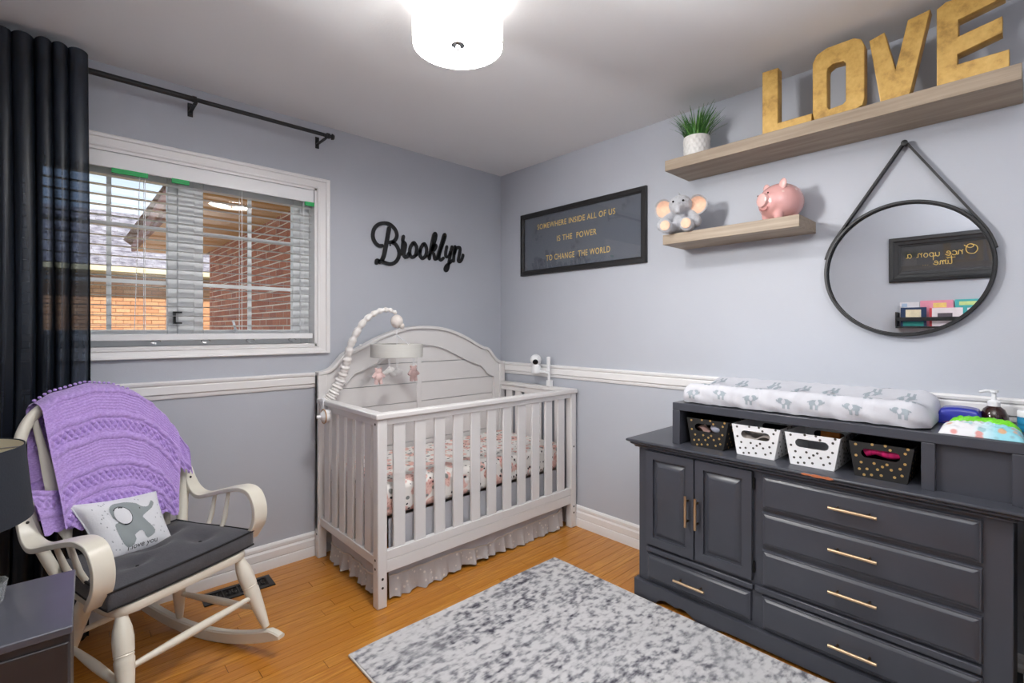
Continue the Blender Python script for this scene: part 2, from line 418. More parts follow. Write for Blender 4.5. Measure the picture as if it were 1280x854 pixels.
# ------------------------------------------------------------------ outside: neighbour house and the brick wing of this house
def brick_mat(name, cols):
    m, nt, b = nodes(name); oi = N(nt, 'ShaderNodeObjectInfo')
    base = ramp(nt, oi.outputs['Random'], [(i / (len(cols) - 1), lin(c)) for i, c in enumerate(cols)])
    n = noise(nt, coords(nt, rand=True), 40, 4)
    nt.links.new(mixc(nt, ramp(nt, n, [(.4, (0, 0, 0)), (.75, (.35,) * 3)]), base, lin((120, 80, 65))), b.inputs['Base Color'])
    b.inputs['Roughness'].default_value = .85; bump(nt, b, n, .4, .004); return m
BR1 = brick_mat('orange_brick', [(200, 146, 106), (210, 158, 118), (192, 134, 96), (218, 168, 128)])
BR2 = brick_mat('red_brick', [(176, 102, 76), (190, 116, 88), (160, 88, 68), (198, 128, 102)])
MORT = M('mortar', (232, 218, 204), .9, bs=.2)
nh = thing('neighbour_house', 'orange brick neighbouring house with grey shingle roof seen beyond the window', 'house', (-1.6, 9.3, 0))
def npart(name, mb, mat, par=nh, off=(1.6, -9.3, 0), **k):
    mb.v = [(p[0] + off[0], p[1] + off[1], p[2] + off[2]) for p in mb.v]; return mb.build(name, mat, par, **k)
def brickwall(name, ax, cols, org):
    m, nt, b = nodes(name); tc = N(nt, 'ShaderNodeTexCoord'); sx = N(nt, 'ShaderNodeSeparateXYZ'); cx = N(nt, 'ShaderNodeCombineXYZ'); br = N(nt, 'ShaderNodeTexBrick')
    nt.links.new(tc.outputs['Object'], sx.inputs[0]); nt.links.new(sx.outputs[ax], cx.inputs['X']); nt.links.new(sx.outputs['Z'], cx.inputs['Y']); nt.links.new(cx.outputs[0], br.inputs['Vector'])
    for k, v in (('Scale', 1.0), ('Brick Width', .222), ('Row Height', .073), ('Mortar Size', .005), ('Bias', -.2)): br.inputs[k].default_value = v
    for k, c in zip(('Color1', 'Color2', 'Mortar'), cols): br.inputs[k].default_value = (*lin(c), 1)
    nt.links.new(br.outputs[0], b.inputs['Base Color']); b.inputs['Roughness'].default_value = .9; return m
npart('wall', MB().box(-7, 1.5, 9.215, 9.5, -1, 2.4), brickwall('orange_brickwork', 'X', ((200, 146, 106), (214, 162, 122), (150, 112, 84)), 0))
npart('mortar_bed', MB().box(-3.31, -.21, 9.208, 9.22, 1.083, 2.325), M('brown_mortar', (150, 112, 84), .9))
bk = None
for r in range(17):
    for c_ in range(14):
        xx = -3.2 + c_ * .222 + (.111 if r % 2 else 0); zz = 1.12 + r * .073
        if bk is None: bk = MB().box(-.106, .106, -.01, .02, -.032, .032).build('brick', BR1, nh, smooth=False); o = bk
        else: o = bk.copy(); C.objects.link(o)
        o.location = (xx + 1.6, 9.205 - 9.3 + random.uniform(-.003, .003), zz)
rp = lambda d, h=0: (8.75 + d, 2.40 + .5 * d + h)
npart('roof', MB().prism([rp(0), rp(3.2), (12, 2.4), (9.0, 2.38)], axes((0, 1, 0), (0, 0, 1), (1, 0, 0), (-7, 0, 0)), 9), M('roof_underlay', (120, 116, 122), .9))
sh = MB()
for r in range(24):
    d0 = r * .135; x = -7 - random.random() * .2
    while x < 1.2:
        wd = random.uniform(.13, .3); ya, za = rp(d0 - .01, .012 + random.uniform(0, .012)); yb, zb = rp(d0 + .15, .006)
        sh.add([(x, ya, za), (x + wd - .012, ya, za), (x + wd - .012, yb, zb), (x, yb, zb), (x, ya, za - .02), (x + wd - .012, ya, za - .02)], [(0, 1, 2, 3), (4, 5, 1, 0)]); x += wd
def shingle():
    m, nt, b = nodes('grey_shingle'); v = coords(nt, (3.5, .2, 7.4))
    n = noise(nt, v, 2.0, 3)
    nt.links.new(ramp(nt, n, [(.3, lin((84, 80, 92))), (.5, lin((136, 132, 142))), (.7, lin((162, 160, 170)))]), b.inputs['Base Color']); b.inputs['Roughness'].default_value = .9; return m
o = npart('shingles', sh, shingle(), smooth=False, fix=False); o['kind'] = 'stuff'
npart('gutter', MB().box(-7, 1.5, 8.66, 8.78, 2.33, 2.44), M('cream_gutter', (232, 214, 170), .6))
npart('soffit', MB().box(-7, 1.5, 8.78, 9.25, 2.31, 2.345), M('cream_soffit', (190, 168, 128), .7))

wg = thing('brick_wing', 'red brick side wing of the house with brown soffit and gutter outside the window', 'house', (-.8, .3, 0))
def gpart(name, mb, mat, **k): return npart(name, mb, mat, wg, (.8, -.3, 0), **k)
gpart('wall', MB().box(-.788, -.5, .26, 5.7, -1, 2.46), brickwall('red_brickwork', 'Y', ((176, 102, 76), (192, 120, 92), (226, 212, 198)), 0))
gpart('mortar_bed', MB().box(-.792, -.78, 1.64, 5.42, 1.163, 2.405), MORT)
bk = None
for r in range(17):
    for c_ in range(17):
        yy = 1.75 + c_ * .222 + (.111 if r % 2 else 0); zz = 1.2 + r * .073
        if bk is None: bk = MB().box(-.004, .02, -.104, .104, -.030, .030).build('brick', BR2, wg, smooth=False); o = bk
        else: o = bk.copy(); C.objects.link(o)
        o.location = (-.791 + .8 + random.uniform(-.003, .003), yy - .3, zz)
BRN = M('brown_soffit', (206, 152, 96), .55, var=.1, stretch=(1, 14, 1), vscale=5)
BRG = M('brown_gutter', (116, 62, 46), .6, var=.06)
for k in range(17):
    y0 = .27 + k * .36
    gpart('soffit_board', MB().box(-.79, -1.62, y0, y0 + .352, 2.436, 2.456), BRN, bevel=.004)
gpart('gutter', MB().prism([(0, 0), (.10, 0), (.12, .05), (.12, .12), (0, .12)], axes((-1, 0, 0), (0, 0, 1), (.02, 1, 0), (-1.66, .27, 2.47)), 6.2), BRG, bevel=.01)
gpart('fascia', MB().box(-1.62, -1.66, .27, 6.4, 2.43, 2.60), BRG)
gpart('roof', MB().prism([(-1.75, 2.60), (-.4, 3.3), (-.4, 2.5), (-1.62, 2.5)], axes((1, 0, 0), (0, 0, 1), (0, 1, 0), (0, .27, 0)), 6.2), M('wing_roof', (104, 72, 60), .9))
struct('ground', MB().box(-12, 6, .26, 20, -1.1, -1), M('lawn', (96, 112, 70), .95, var=.2, vscale=3), smooth=False)
# ------------------------------------------------------------------ ceiling lamp
lp = thing('ceiling_lamp', 'white fabric drum flush ceiling lamp, switched on', 'lamp', (-1.444, -1.401, H))
SHADE = emit_mat('lit_shade', (1.0, .975, .93), LAMP_SIDE); DIFF = emit_mat('lit_diffuser', (1.0, .985, .96), LAMP_EMIT)
zb = 2.262 - H
MB().lathe([(.155, zb), (.157, zb + .002), (.157, -.012), (.155, -.010), (.153, -.012), (.153, zb + .004)], 64, caps=False).build('shade', SHADE, lp)
MB().lathe([(.1525, zb + .006), (.1525, zb + .009)], 64).build('diffuser', DIFF, lp)
rim = MB().tube([(.1565 * math.cos(a), .1565 * math.sin(a), zb) for a in [2 * math.pi * k / 64 for k in range(64)]], .0016, 5, True).build('rim', M('grey_rim', (150, 148, 144), .5), lp)
MB().lathe([(.0, -.001), (.065, -.001), (.065, -.02), (.012, -.028), (.012, -.05), (0, -.05)], 32, caps=False).build('canopy', STEEL, lp)
MB().lathe([(0, zb + .006), (.024, zb + .005), (.024, zb + .001), (.008, zb - .001), (.0075, zb - .012), (.005, zb - .017), (0, zb - .0175)], 24, caps=False).build('finial', STEEL, lp)

# ------------------------------------------------------------------ crib
CX = -.707; HW = .698
crib = thing('baby_crib', 'white slatted baby crib with arched panel headboard in the room corner', 'crib', (CX, -.375, 0))
def cpart(name, mb, mat=CRIB, par=crib, **k):
    mb.v = [(p[0] - CX, p[1] + .375, p[2]) for p in mb.v]; k.setdefault('bevel', .003)
    return mb.build(name, mat, par, **k)
half = [(.698, 1.026), (.66, 1.028), (.615, 1.048), (.578, 1.085), (.552, 1.115), (.53, 1.131), (.508, 1.136), (.488, 1.140), (.42, 1.170), (.34, 1.210), (.235, 1.250), (.125, 1.276), (0, 1.285)]
def mirror(hf): return [(-a, z) for a, z in hf] + [(a, z) for a, z in reversed(hf[:-1])]
top = sp2(mirror(half), 4)
inner = sp2(mirror([(.600, .934), (.565, .944), (.535, .962), (.505, .992), (.478, 1.018), (.455, 1.027), (.42, 1.037), (.35, 1.062), (.25, 1.107), (.15, 1.15), (.06, 1.172), (0, 1.175)]), 4)
MH = axes((1, 0, 0), (0, 0, 1), (0, -1, 0), (CX, -.030, 0))
hb = MB().plate([(-HW, .16)] + top + [(HW, .16)], [[(-.600, .36)] + inner + [(.600, .36)]], .03, MH, bev=.002)
cpart('headboard_frame', hb, bevel=0)
cpart('headboard_cap', MB().tube([(CX + a, -.034, z + .002) for a, z in top], .010, ry=.029, sq=True, up=(0, 0, 1)), angle=30, bevel=.004)
cpart('arch_bead', MB().tube([(CX + a, -.046, z - .004) for a, z in inner], .004, 6), bevel=0)
for z0, z1 in ((.30, .55), (.553, .68), (.683, .805), (.808, .926), (.929, 1.058), (1.061, 1.185)):
    hwid = .62 if z0 < .9 else (.60 if z0 < 1.0 else .44)
    cpart('plank', MB().box(CX - hwid, CX + hwid, -.030, -.020, z0, z1), bevel=.0025)
cpart('center_stile', MB().box(-.757, -.722, -.036, -.020, .30, 1.17))
for sx, x0 in ((0, -1.405), (1, -.057)):
    cpart('leg', MB().box(x0, x0 + .048, -.745, -.697, 0, .862), bevel=.005)
    cpart('leg', MB().box(x0, x0 + .048, -.058, -.012, 0, 1.02), bevel=.004)
fc = MB().box(-1.415, -.002, -.754, -.700, .862, .889)
cpart('front_rail_cap', fc, bevel=.006)
cpart('front_top_rail', MB().box(-1.357, -.057, -.741, -.712, .834, .862))
cpart('front_bottom_rail', MB().box(-1.357, -.057, -.741, -.714, .156, .211).box(-1.357, -.057, -.739, -.716, .211, .214).box(-1.357, -.057, -.741, -.714, .214, .255))
for k in range(11):
    x0 = -1.318 + k * .1146; cpart('slat', MB().box(x0, x0 + .062, -.734, -.719, .25, .838), bevel=.003)
for xs, sgn in ((-1.405, 1), (-.009, -1)):
    q = lambda a, b: sorted((xs + sgn * a, xs + sgn * b))
    cpart('side_rail_cap', MB().box(*q(-.008, .046), -.701, -.046, .862, .889), bevel=.006)
    cpart('side_top_rail', MB().box(*q(.010, .036), -.70, -.055, .828, .862))
    cpart('side_bottom_rail', MB().box(*q(.010, .036), -.70, -.055, .182, .226))
    for k in range(6):
        y0 = -.103 - k * .0958; cpart('slat', MB().box(*q(.015, .030), y0 - .064, y0, .22, .832), bevel=.003)
BOLT = M('dark_bolt', (60, 56, 54), .4, .6)
for x, y, z, d in ((-1.381, -.745, .135, 'y'), (-1.381, -.745, .095, 'y'), (-.033, -.745, .135, 'y'), (-.033, -.745, .095, 'y'), (-1.405, -.72, .84, 'x'), (-1.405, -.72, .22, 'x'), (-1.405, -.72, .18, 'x'), (-1.405, -.035, .13, 'x'), (-.033, -.745, .52, 'y')):
    mm = axes((1, 0, 0), (0, 0, 1), (0, -1, 0), (x, y, z)) if d == 'y' else axes((0, -1, 0), (0, 0, 1), (-1, 0, 0), (x, y, z))
    cpart('bolt', MB().lathe([(.006, -.004), (.006, .001), (.004, .0015)], 10, mm), BOLT, bevel=0)

# mattress with floral sheet
def floral():
    m, nt, b = nodes('floral_sheet'); v = coords(nt)
    nw = noise(nt, v, 5, 2, out=1); mx = N(nt, 'ShaderNodeVectorMath', operation='ADD')
    sc = N(nt, 'ShaderNodeVectorMath', operation='SCALE'); sc.inputs['Scale'].default_value = .09
    nt.links.new(nw, sc.inputs[0]); nt.links.new(v, mx.inputs[0]); nt.links.new(sc.outputs[0], mx.inputs[1])
    def vor(scale, off):
        mp = N(nt, 'ShaderNodeMapping'); mp.inputs['Location'].default_value = off; nt.links.new(mx.outputs[0], mp.inputs[0])
        vo = N(nt, 'ShaderNodeTexVoronoi'); vo.inputs['Scale'].default_value = scale; nt.links.new(mp.outputs[0], vo.inputs['Vector']); return vo
    a = vor(13, (0, 0, 0)); bsh = vor(13, (3, 1, 2)); cdk = vor(32, (5, 7, 1)); l = vor(19, (1, 9, 4))
    petal = noise(nt, mx.outputs[0], 42, 3)
    pink = ramp(nt, petal, [(.35, lin((222, 168, 158))), (.55, lin((240, 206, 196))), (.7, lin((196, 128, 124)))])
    c1 = mixc(nt, ramp(nt, a.outputs['Distance'], [(.44, (1,) * 3), (.50, (0, 0, 0))]), lin((240, 236, 232)), pink)
    c2 = mixc(nt, ramp(nt, bsh.outputs['Distance'], [(.22, (1,) * 3), (.28, (0, 0, 0))]), c1, ramp(nt, petal, [(.4, lin((250, 248, 246))), (.65, lin((226, 214, 206)))]))
    c3 = mixc(nt, ramp(nt, l.outputs['Distance'], [(.20, (1,) * 3), (.25, (0, 0, 0))]), c2, lin((140, 142, 140)))
    c4 = mixc(nt, ramp(nt, cdk.outputs['Distance'], [(.17, (1,) * 3), (.23, (0, 0, 0))]), c3, lin((58, 54, 60)))
    nt.links.new(c4, b.inputs['Base Color']); b.inputs['Roughness'].default_value = .85; bump(nt, b, noise(nt, v, 14, 2), .2, .01); return m
mt = MB().box(-.645, .645, -.315, .315, 0, .15).build('crib_mattress', floral(), None, bevel=.03, loc=(CX, -.38, .386))
mt.modifiers['bevel'].segments = 4
tag(mt, 'crib mattress in a pink and grey floral fitted sheet', 'mattress')

# crib skirt
def skirtm():
    m, nt, b = nodes('skirt_cloth'); v = coords(nt)
    vo = N(nt, 'ShaderNodeTexVoronoi'); vo.inputs['Scale'].default_value = 34; nt.links.new(v, vo.inputs['Vector'])
    c = mixc(nt, ramp(nt, vo.outputs['Distance'], [(.17, (1,) * 3), (.24, (0, 0, 0))]), lin((190, 188, 189)), lin((226, 222, 216)))
    nt.links.new(c, b.inputs['Base Color']); b.inputs['Roughness'].default_value = .9; return m
SK = skirtm()
sk = thing('crib_skirt', 'light grey dotted crib skirt with ruffled hem hanging under the mattress', 'bed skirt', (CX, -.38, 0))
def skirt(p0, p1, nrm, seed):
    rr = random.Random(seed); L = math.hypot(p1[0] - p0[0], p1[1] - p0[1]); n = int(L / .008)
    ph = [rr.uniform(0, 6.28) for _ in range(6)]
    def seam(x): return .104 + .012 * math.sin(x * 5 + ph[0]) + .006 * math.sin(x * 13 + ph[1])
    def pt(u, h, ruff):
        x = u * L
        wv = .006 * math.sin(x * 21 + ph[2]) + .004 * math.sin(x * 47 + ph[3])
        rf = ruff * (.010 * math.sin(x * 75 + ph[4] + 2 * math.sin(x * 9)) + .006 * math.sin(x * 140 + ph[5])) + .012 * ruff
        d = wv * (1 - h / .4) + rf
        return (p0[0] + (p1[0] - p0[0]) * u + nrm[0] * d - CX, p0[1] + (p1[1] - p0[1]) * u + nrm[1] * d + .38, h)
    MB().grid(n, 8, lambda u, v: pt(u, .383 + (seam(u * L) - .383) * v, 0)).build('skirt_panel', M('skirt_panel_cloth', (188, 188, 194), .9, var=.05), sk, fix=False)
    MB().grid(n, 6, lambda u, v: pt(u, seam(u * L) + (.012 + .007 * math.sin(u * L * 8 + ph[1]) + .004 * math.sin(u * L * 60) - seam(u * L)) * v, .25 + .75 * v)).build('ruffle', SK, sk, fix=False)
    MB().tube([Vector(pt(k / 60, seam(k / 60 * L), .3)) for k in range(61)], .004, 5).build('seam', M('skirt_seam', (206, 198, 190), .9), sk)
skirt((-1.325, -.697), (-.095, -.697), (0, -1), 3); skirt((-1.352, -.10), (-1.352, -.685), (-1, 0), 5); skirt((-.062, -.685), (-.062, -.10), (1, 0), 9)

# mobile on the crib's left rail
mo = thing('crib_mobile', 'white fabric baby mobile with grey drum and hanging plush toys on the crib', 'mobile', (-1.385, -.15, .86))
IM = (1.385, .15, -.86)
def mpart(name, mb, mat, par=None, **k):
    mb.v = [(p[0] + IM[0], p[1] + IM[1], p[2] + IM[2]) for p in mb.v]; return mb.build(name, mat, par or mo, **k)
MOBW = M('mobile_cloth', (236, 233, 230), .85, bs=.2, bscale=120)
ap = spline([(-1.382, -.135, .885), (-1.355, -.15, .93), (-1.325, -.17, 1.0), (-1.31, -.2, 1.08), (-1.30, -.24, 1.19), (-1.262, -.29, 1.30), (-1.20, -.318, 1.362), (-1.13, -.33, 1.382), (-1.075, -.33, 1.365)], 20)
rad = []
for k in range(len(ap)):
    f_ = k / (len(ap) - 1); amp = .0036 * (1 - f_) ** 1.5 + .0003
    rad.append((.030 - .021 * f_) + amp * math.sin(k * 1.35) + .0025 * math.sin(k * .7))
mpart('arm', MB().tube(ap, rad, 12), MOBW, angle=60)
mpart('clamp', MB().box(-1.418, -1.362, -.155, -.115, .82, .90), WHITEP, bevel=.006)
mc = (-1.072, -.33)
mpart('hanger_ball', MB().ell((*mc, 1.318), (.034, .034, .038)).ell((mc[0] + .022, mc[1] - .018, 1.292), (.014, .014, .018), 10, 8), M('hanger_cloth', (226, 218, 212), .9, bs=.3, bscale=100))
mpart('cord', MB().tube([(*mc, 1.285), (*mc, 1.165)], .002, 5), WHITEP)
ring = MB().lathe([(.140, 1.121), (.142, 1.119), (.144, 1.121), (.144, 1.190), (.142, 1.192), (.140, 1.190), (.140, 1.121)], 48, Matrix.Translation((*mc, 0)), caps=False)
mpart('drum', ring, M('drum_cloth', (206, 205, 200), .85, var=.03, stretch=(1, 1, 20), bs=.15, bscale=60))
st = MB()
for k in range(3):
    a = k * 2.09 + .5; st.tube([(*mc, 1.24), (mc[0] + .14 * math.cos(a), mc[1] + .14 * math.sin(a), 1.19)], .002, 5)
mpart('strap', st, WHITEP)
PINK = M('pink_plush', (226, 196, 192), .95, bs=.4, bscale=150); WPL = M('white_plush', (236, 234, 232), .95, bs=.4, bscale=150)
for i, (x, y, kind) in enumerate(((-1.19, -.34, 'bear'), (-1.075, -.335, 'cloud'), (-.962, -.325, 'bear'), (-1.06, -.22, 'cloud'))):
    mpart('cord', MB().tube([(x, y, 1.121), (x, y, 1.05)], .0018, 5).tube([(x + .012, y, 1.121), (x + .004, y, 1.05)], .0012, 5), WHITEP)
    t = MB()
    if kind == 'bear':
        t.ell((x, y, 1.045), (.020, .016, .018), 12, 8).ell((x, y, 1.016), (.024, .018, .026), 12, 8)
        for s_ in (-1, 1):
            t.tube([(x + s_ * .014, y, 1.032), (x + s_ * .034, y - .004, 1.014)], [.011, .008], 8).tube([(x + s_ * .010, y, 1.0), (x + s_ * .015, y - .003, .976)], [.012, .010], 8).ell((x + s_ * .016, y, 1.060), (.007, .006, .007), 8, 6)
        mpart('plush_toy', t, PINK)
    else:
        t.ell((x, y, 1.03), (.026, .018, .018), 12, 8).ell((x - .022, y, 1.022), (.020, .016, .014), 12, 8).ell((x + .018, y, 1.036), (.018, .015, .018), 12, 8).ell((x + .004, y, 1.046), (.014, .012, .012), 10, 8)
        mpart('plush_toy', t, WPL)
mpart('music_box', MB().lathe([(.0, -.022), (.026, -.020), (.034, -.008), (.034, .006), (.022, .02), (.010, .026), (.008, .045), (0, .046)], 24, axes((0, 1, 0), (0, 0, 1), (-1, 0, 0), (-1.43, -.215, .815)), caps=False).box(-1.415, -1.405, -.235, -.195, .80, .845), WHITEP)
mpart('music_box_ring', MB().tube([(-1.438, -.215 + .036 * math.cos(a), .815 + .036 * math.sin(a)) for a in [2 * math.pi * k / 28 for k in range(28)]], .0035, 6, True), M('beech', (186, 150, 116), .5))

# baby monitor on the crib's right rail
bm_ = thing('baby_monitor', 'white round baby monitor camera clamped to the crib rail by the wall', 'camera', (-.03, -.53, .889))
def opart(root, org):
    def f(name, mb, mat, par=None, **k):
        mb.v = [(p[0] - org[0], p[1] - org[1], p[2] - org[2]) for p in mb.v]; return mb.build(name, mat, par or root, **k)
    return f
bp_ = opart(bm_, (-.03, -.53, .889))
bp_('clamp', MB().box(-.048, -.016, -.55, -.515, .889, .93).tube([(-.035, -.53, .93), (-.035, -.528, .975), (-.05, -.50, .985), (-.06, -.45, .985)], .010, 8), WHITEP, bevel=.003)
bp_('stand', MB().lathe([(.0, .975), (.034, .975), (.036, .985), (.030, 1.02), (.022, 1.04), (0, 1.045)], 24, Matrix.Translation((-.06, -.435, 0)), caps=False), WHITEP)
hb_ = bp_('head', MB().ell((-.06, -.43, 1.062), (.040, .040, .040)), WHITEP)
dv = Vector((-.62, -.52, -.25)).normalized(); cc = Vector((-.06, -.43, 1.062))
u_ = dv.cross(Vector((0, 0, 1))).normalized(); v_ = u_.cross(dv)
bp_('lens', MB().lathe([(0, .0405), (.010, .0403), (.018, .0375), (.019, .036), (.012, .036)], 20, axes(u_, v_, dv, cc), caps=False), M('lens_black', (16, 16, 18), .12), hb_)
bp_('antenna', MB().box(-.043, -.027, -.54, -.512, .985, 1.088), WHITEP, bevel=.006)

# ------------------------------------------------------------------ rug
def rugm():
    m, nt, b = nodes('distressed_rug')
    big = noise(nt, coords(nt, (1, 1, 1)), 3.2, 3)
    da = noise(nt, coords(nt, (24, 36, 1)), 1.0, 1.5, .5)
    ln = noise(nt, coords(nt, (4, 60, 1)), 1.0, 2)
    fine = noise(nt, coords(nt, (55, 120, 1)), 1.0, 2)
    band = noise(nt, coords(nt, (1.6, 9, 1)), 1.0, 2)
    ad = N(nt, 'ShaderNodeMath', operation='MULTIPLY_ADD'); ad.inputs[1].default_value = .55
    s1 = N(nt, 'ShaderNodeMath', operation='MULTIPLY_ADD'); s1.inputs[1].default_value = .18; nt.links.new(ln, s1.inputs[0])
    s2 = N(nt, 'ShaderNodeMath', operation='MULTIPLY_ADD'); s2.inputs[1].default_value = .75; nt.links.new(da, s2.inputs[0]); nt.links.new(s1.outputs[0], s2.inputs[2])
    s3 = N(nt, 'ShaderNodeMath', operation='MULTIPLY_ADD'); s3.inputs[1].default_value = .45; nt.links.new(band, s3.inputs[0]); nt.links.new(s2.outputs[0], s3.inputs[2])
    s4 = N(nt, 'ShaderNodeMath', operation='MULTIPLY_ADD'); s4.inputs[1].default_value = .25; nt.links.new(fine, s4.inputs[0]); nt.links.new(s3.outputs[0], s4.inputs[2])
    s1.inputs[2].default_value = 0
    c = ramp(nt, s4.outputs[0], [(.72, lin((212, 211, 212))), (.81, lin((194, 193, 195))), (.86, lin((164, 164, 168))), (.93, lin((128, 127, 134))), (1.0, lin((70, 69, 80)))])
    c2 = mixc(nt, ramp(nt, big, [(.45, (0, 0, 0)), (.7, (.45,) * 3)]), c, lin((196, 197, 199)))
    nt.links.new(c2, b.inputs['Base Color']); b.inputs['Roughness'].default_value = .95
    bump(nt, b, noise(nt, coords(nt), 260, 2), .35, .004); return m
rg = MB().grid(60, 90, lambda u, v: (-1.634 + u * 1.183 + .003 * math.sin(v * 19), -.954 - v * 1.9 + .002 * math.sin(u * 11), 0.0125 + .0012 * math.sin(u * 9 + v * 7)))
n0 = len(rg.v)
rug = thing('area_rug', 'grey and white distressed area rug on the wood floor in front of dresser', 'rug', (-1.04, -1.9, 0))
rp_ = opart(rug, (-1.04, -1.9, 0))
rp_('pile', rg, rugm(), fix=False)
rp_('backing', MB().box(-1.632, -.453, -2.852, -.956, 0.0005, .008), M('rug_backing', (176, 172, 166), .9))
rp_('binding', MB().tube([(-1.634, -.954, .006), (-.451, -.954, .006), (-.451, -2.854, .006), (-1.634, -2.854, .006)], .0055, 8, True), M('rug_binding', (226, 224, 220), .9))
# floor vent
fv_ = thing('floor_vent', 'black scroll pattern floor vent by the baseboard behind the rocking chair', 'vent', (-1.818, -.122, 0), R(-2))
MB().plate([(-.152, -.062), (.152, -.062), (.152, .062), (-.152, .062)], [[(-.128, -.040), (.128, -.040), (.128, .040), (-.128, .040)]], .006, Matrix.Translation((0, 0, .003)), bev=.001).build('frame', BLACK, fv_)
gr = MB()
for k in range(4):
    cx = -.096 + k * .064
    for s_ in (-1, 1):
        gr.tube([(cx + s_ * .014 + .012 * (1 - t * .55) * math.cos(t * 5 * s_ + 1.5), .018 * (1 - t * .55) * math.sin(t * 5 * s_ + 1.5) * 1.5, .003) for t in [j / 14 for j in range(15)]], .0035, 6)
    gr.box(cx + .030, cx + .034, -.041, .041, 0, .005)
gr.build('scroll_grille', BLACK, fv_)
MB().box(-.128, .128, -.04, .04, .0002, .001).build('duct_shade', DARK, fv_)  # near-black sheet stands in for the shade below the grille
# ------------------------------------------------------------------ dresser
ORG = (-.21, -2.097, 0)
dr = thing('dresser', 'charcoal grey painted dresser with two doors, five drawers and brass bar pulls', 'dresser', ORG)
dp = opart(dr, ORG)
FX = -.412
dp('body', MB().box(FX, -.02, -2.728, -1.468, .06, .716), DRES, bevel=.003)
# scalloped plinth: front and left side
YL, YR = -1.455, -2.742
bt = [(YL, 0), (-1.545, 0), (-1.57, .006), (-1.592, .024), (-1.615, .030), (-1.645, .026), (-1.668, .021), (-1.69, .029), (-1.715, .028), (-1.745, .012), (-1.772, .002), (-1.80, 0), (-1.85, 0), (-1.872, .012), (-1.90, .015)]
ym = (YL + YR) / 2
low = bt + [(2 * ym - y, z) for y, z in reversed(bt)]
poly = [(-y, z) for y, z in low] + [(-YR, .082), (-YL, .082)]
dp('plinth', MB().plate(poly, [], .024, RW(FX - .012), bev=.003).box(FX, -.02, YL, YL - .02, .0, .082).box(FX, -.02, YR, YR + .02, 0, .082), DRES)
tp_ = MB(); lv = [(.032, .712), (.030, .719), (.022, .724), (.016, .727), (.015, .733), (.006, .737), (.001, .740), (0, .744), (.002, .750), (.007, .752)]
for d_, z_ in lv: tp_.v += [(-.462 + d_, -1.425 - d_, z_), (-.012, -1.425 - d_, z_), (-.012, -2.768 + d_, z_), (-.462 + d_, -2.768 + d_, z_)]
tp_.f += [(4 * i + k, 4 * i + (k + 1) % 4, 4 * i + 4 + (k + 1) % 4, 4 * i + 4 + k) for i in range(len(lv) - 1) for k in range(4)] + [(0, 1, 2, 3), tuple(4 * len(lv) - 4 + k for k in range(4))]
dp('top', tp_, DRES, angle=50)
PX = FX - .001
def panel_front(name, y0, y1, z0, z1):
    """raised drawer front: slab with a bevelled field; y0 is the left end in view"""
    mm = RW(0); a, b = -y0, -y1
    mb = MB().frustum((a, b, z0, z1), (a + .004, b - .004, z0 + .004, z1 - .004), -PX, -PX + .012, mm)
    mb.frustum((a + .008, b - .008, z0 + .008, z1 - .008), (a + .022, b - .022, z0 + .018, z1 - .018), -PX + .012, -PX + .020, mm)
    return dp(name, mb, DRES, bevel=.0015)
def pull(par, y, z, vert=False, off=.020, L=.142):
    mb = MB(); x = PX - off - .026
    if vert: mb.tube([(x, y, z - L / 2), (x, y, z + L / 2)], .0058, 10)
    else: mb.tube([(x, y + L / 2, z), (x, y - L / 2, z)], .0058, 10)
    h = dp('handle', mb, BRASS, par)
    ps = MB()
    for s_ in (-1, 1):
        yy, zz = (y, z + s_ * L * .33) if vert else (y + s_ * L * .33, z); ps.tube([(x, yy, zz), (PX - off + .002, yy, zz)], .0045, 8)
    dp('handle_post', ps, M('dark_brass', (120, 96, 70), .35, 1), par)
for z0, z1, zh in ((.564, .699, .640), (.418, .553, .491), (.260, .404, .341), (.090, .222, .150)):
    d = panel_front('drawer', -2.030, -2.664, z0, z1); pull(d, -2.338, zh)
d = panel_front('drawer', -1.515, -1.992, .097, .219); pull(d, -1.741, .156)
dp('divider_strip', MB().box(PX - .014, PX, -1.515, -1.998, .228, .251), DRES, bevel=.004)
dp('divider_strip', MB().box(PX - .014, PX, -2.006, -2.662, .228, .253), DRES, bevel=.004)
def door(y0, y1, z0, z1, hy):
    mm = RW(0); a, b = -y0, -y1; w_ = .038
    fr_ = MB().plate([(a, z0), (b, z0), (b, z1), (a, z1)], [[(a + w_, z0 + w_), (b - w_, z0 + w_), (b - w_, z1 - w_), (a + w_, z1 - w_)]], .019, RW(PX - .0095), bev=.002)
    d = dp('door', fr_, DRES)
    pn = MB().box(PX - .006, PX, y0 - w_ + .004, y1 + w_ - .004, z0 + w_ - .004, z1 - w_ + .004)
    pn.frustum((a + w_ + .008, b - w_ - .008, z0 + w_ + .008, z1 - w_ - .008), (a + w_ + .028, b - w_ - .028, z0 + w_ + .03, z1 - w_ - .03), -PX + .006, -PX + .017, mm)
    dp('door_panel', pn, DRES, d, bevel=.001)
    pull(d, hy, .476, True, off=.019, L=.135)
    return d
door(-1.515, -1.752, .265, .703, -1.727); d2 = door(-1.758, -1.996, .268, .704, -1.772)
for zz in (.655, .32): dp('hinge', MB().box(PX - .008, PX, -1.997, -2.004, zz - .022, zz + .022).tube([(PX - .01, -2.0005, zz - .02), (PX - .01, -2.0005, zz + .02)], .003, 8), M('dark_hinge', (52, 50, 48), .4, .7))
dp('worn_patch', MB().mask(lambda x, y: math.hypot(x / .055, y / .006) + .35 * math.sin(x * 160) * .6 < 1, (-.06, .06, -.008, .008), 80, lambda x, y: (-.4625, -2.24 - x, .744 + y * .8)), M('bare_wood_scuff', (182, 104, 66), .6))

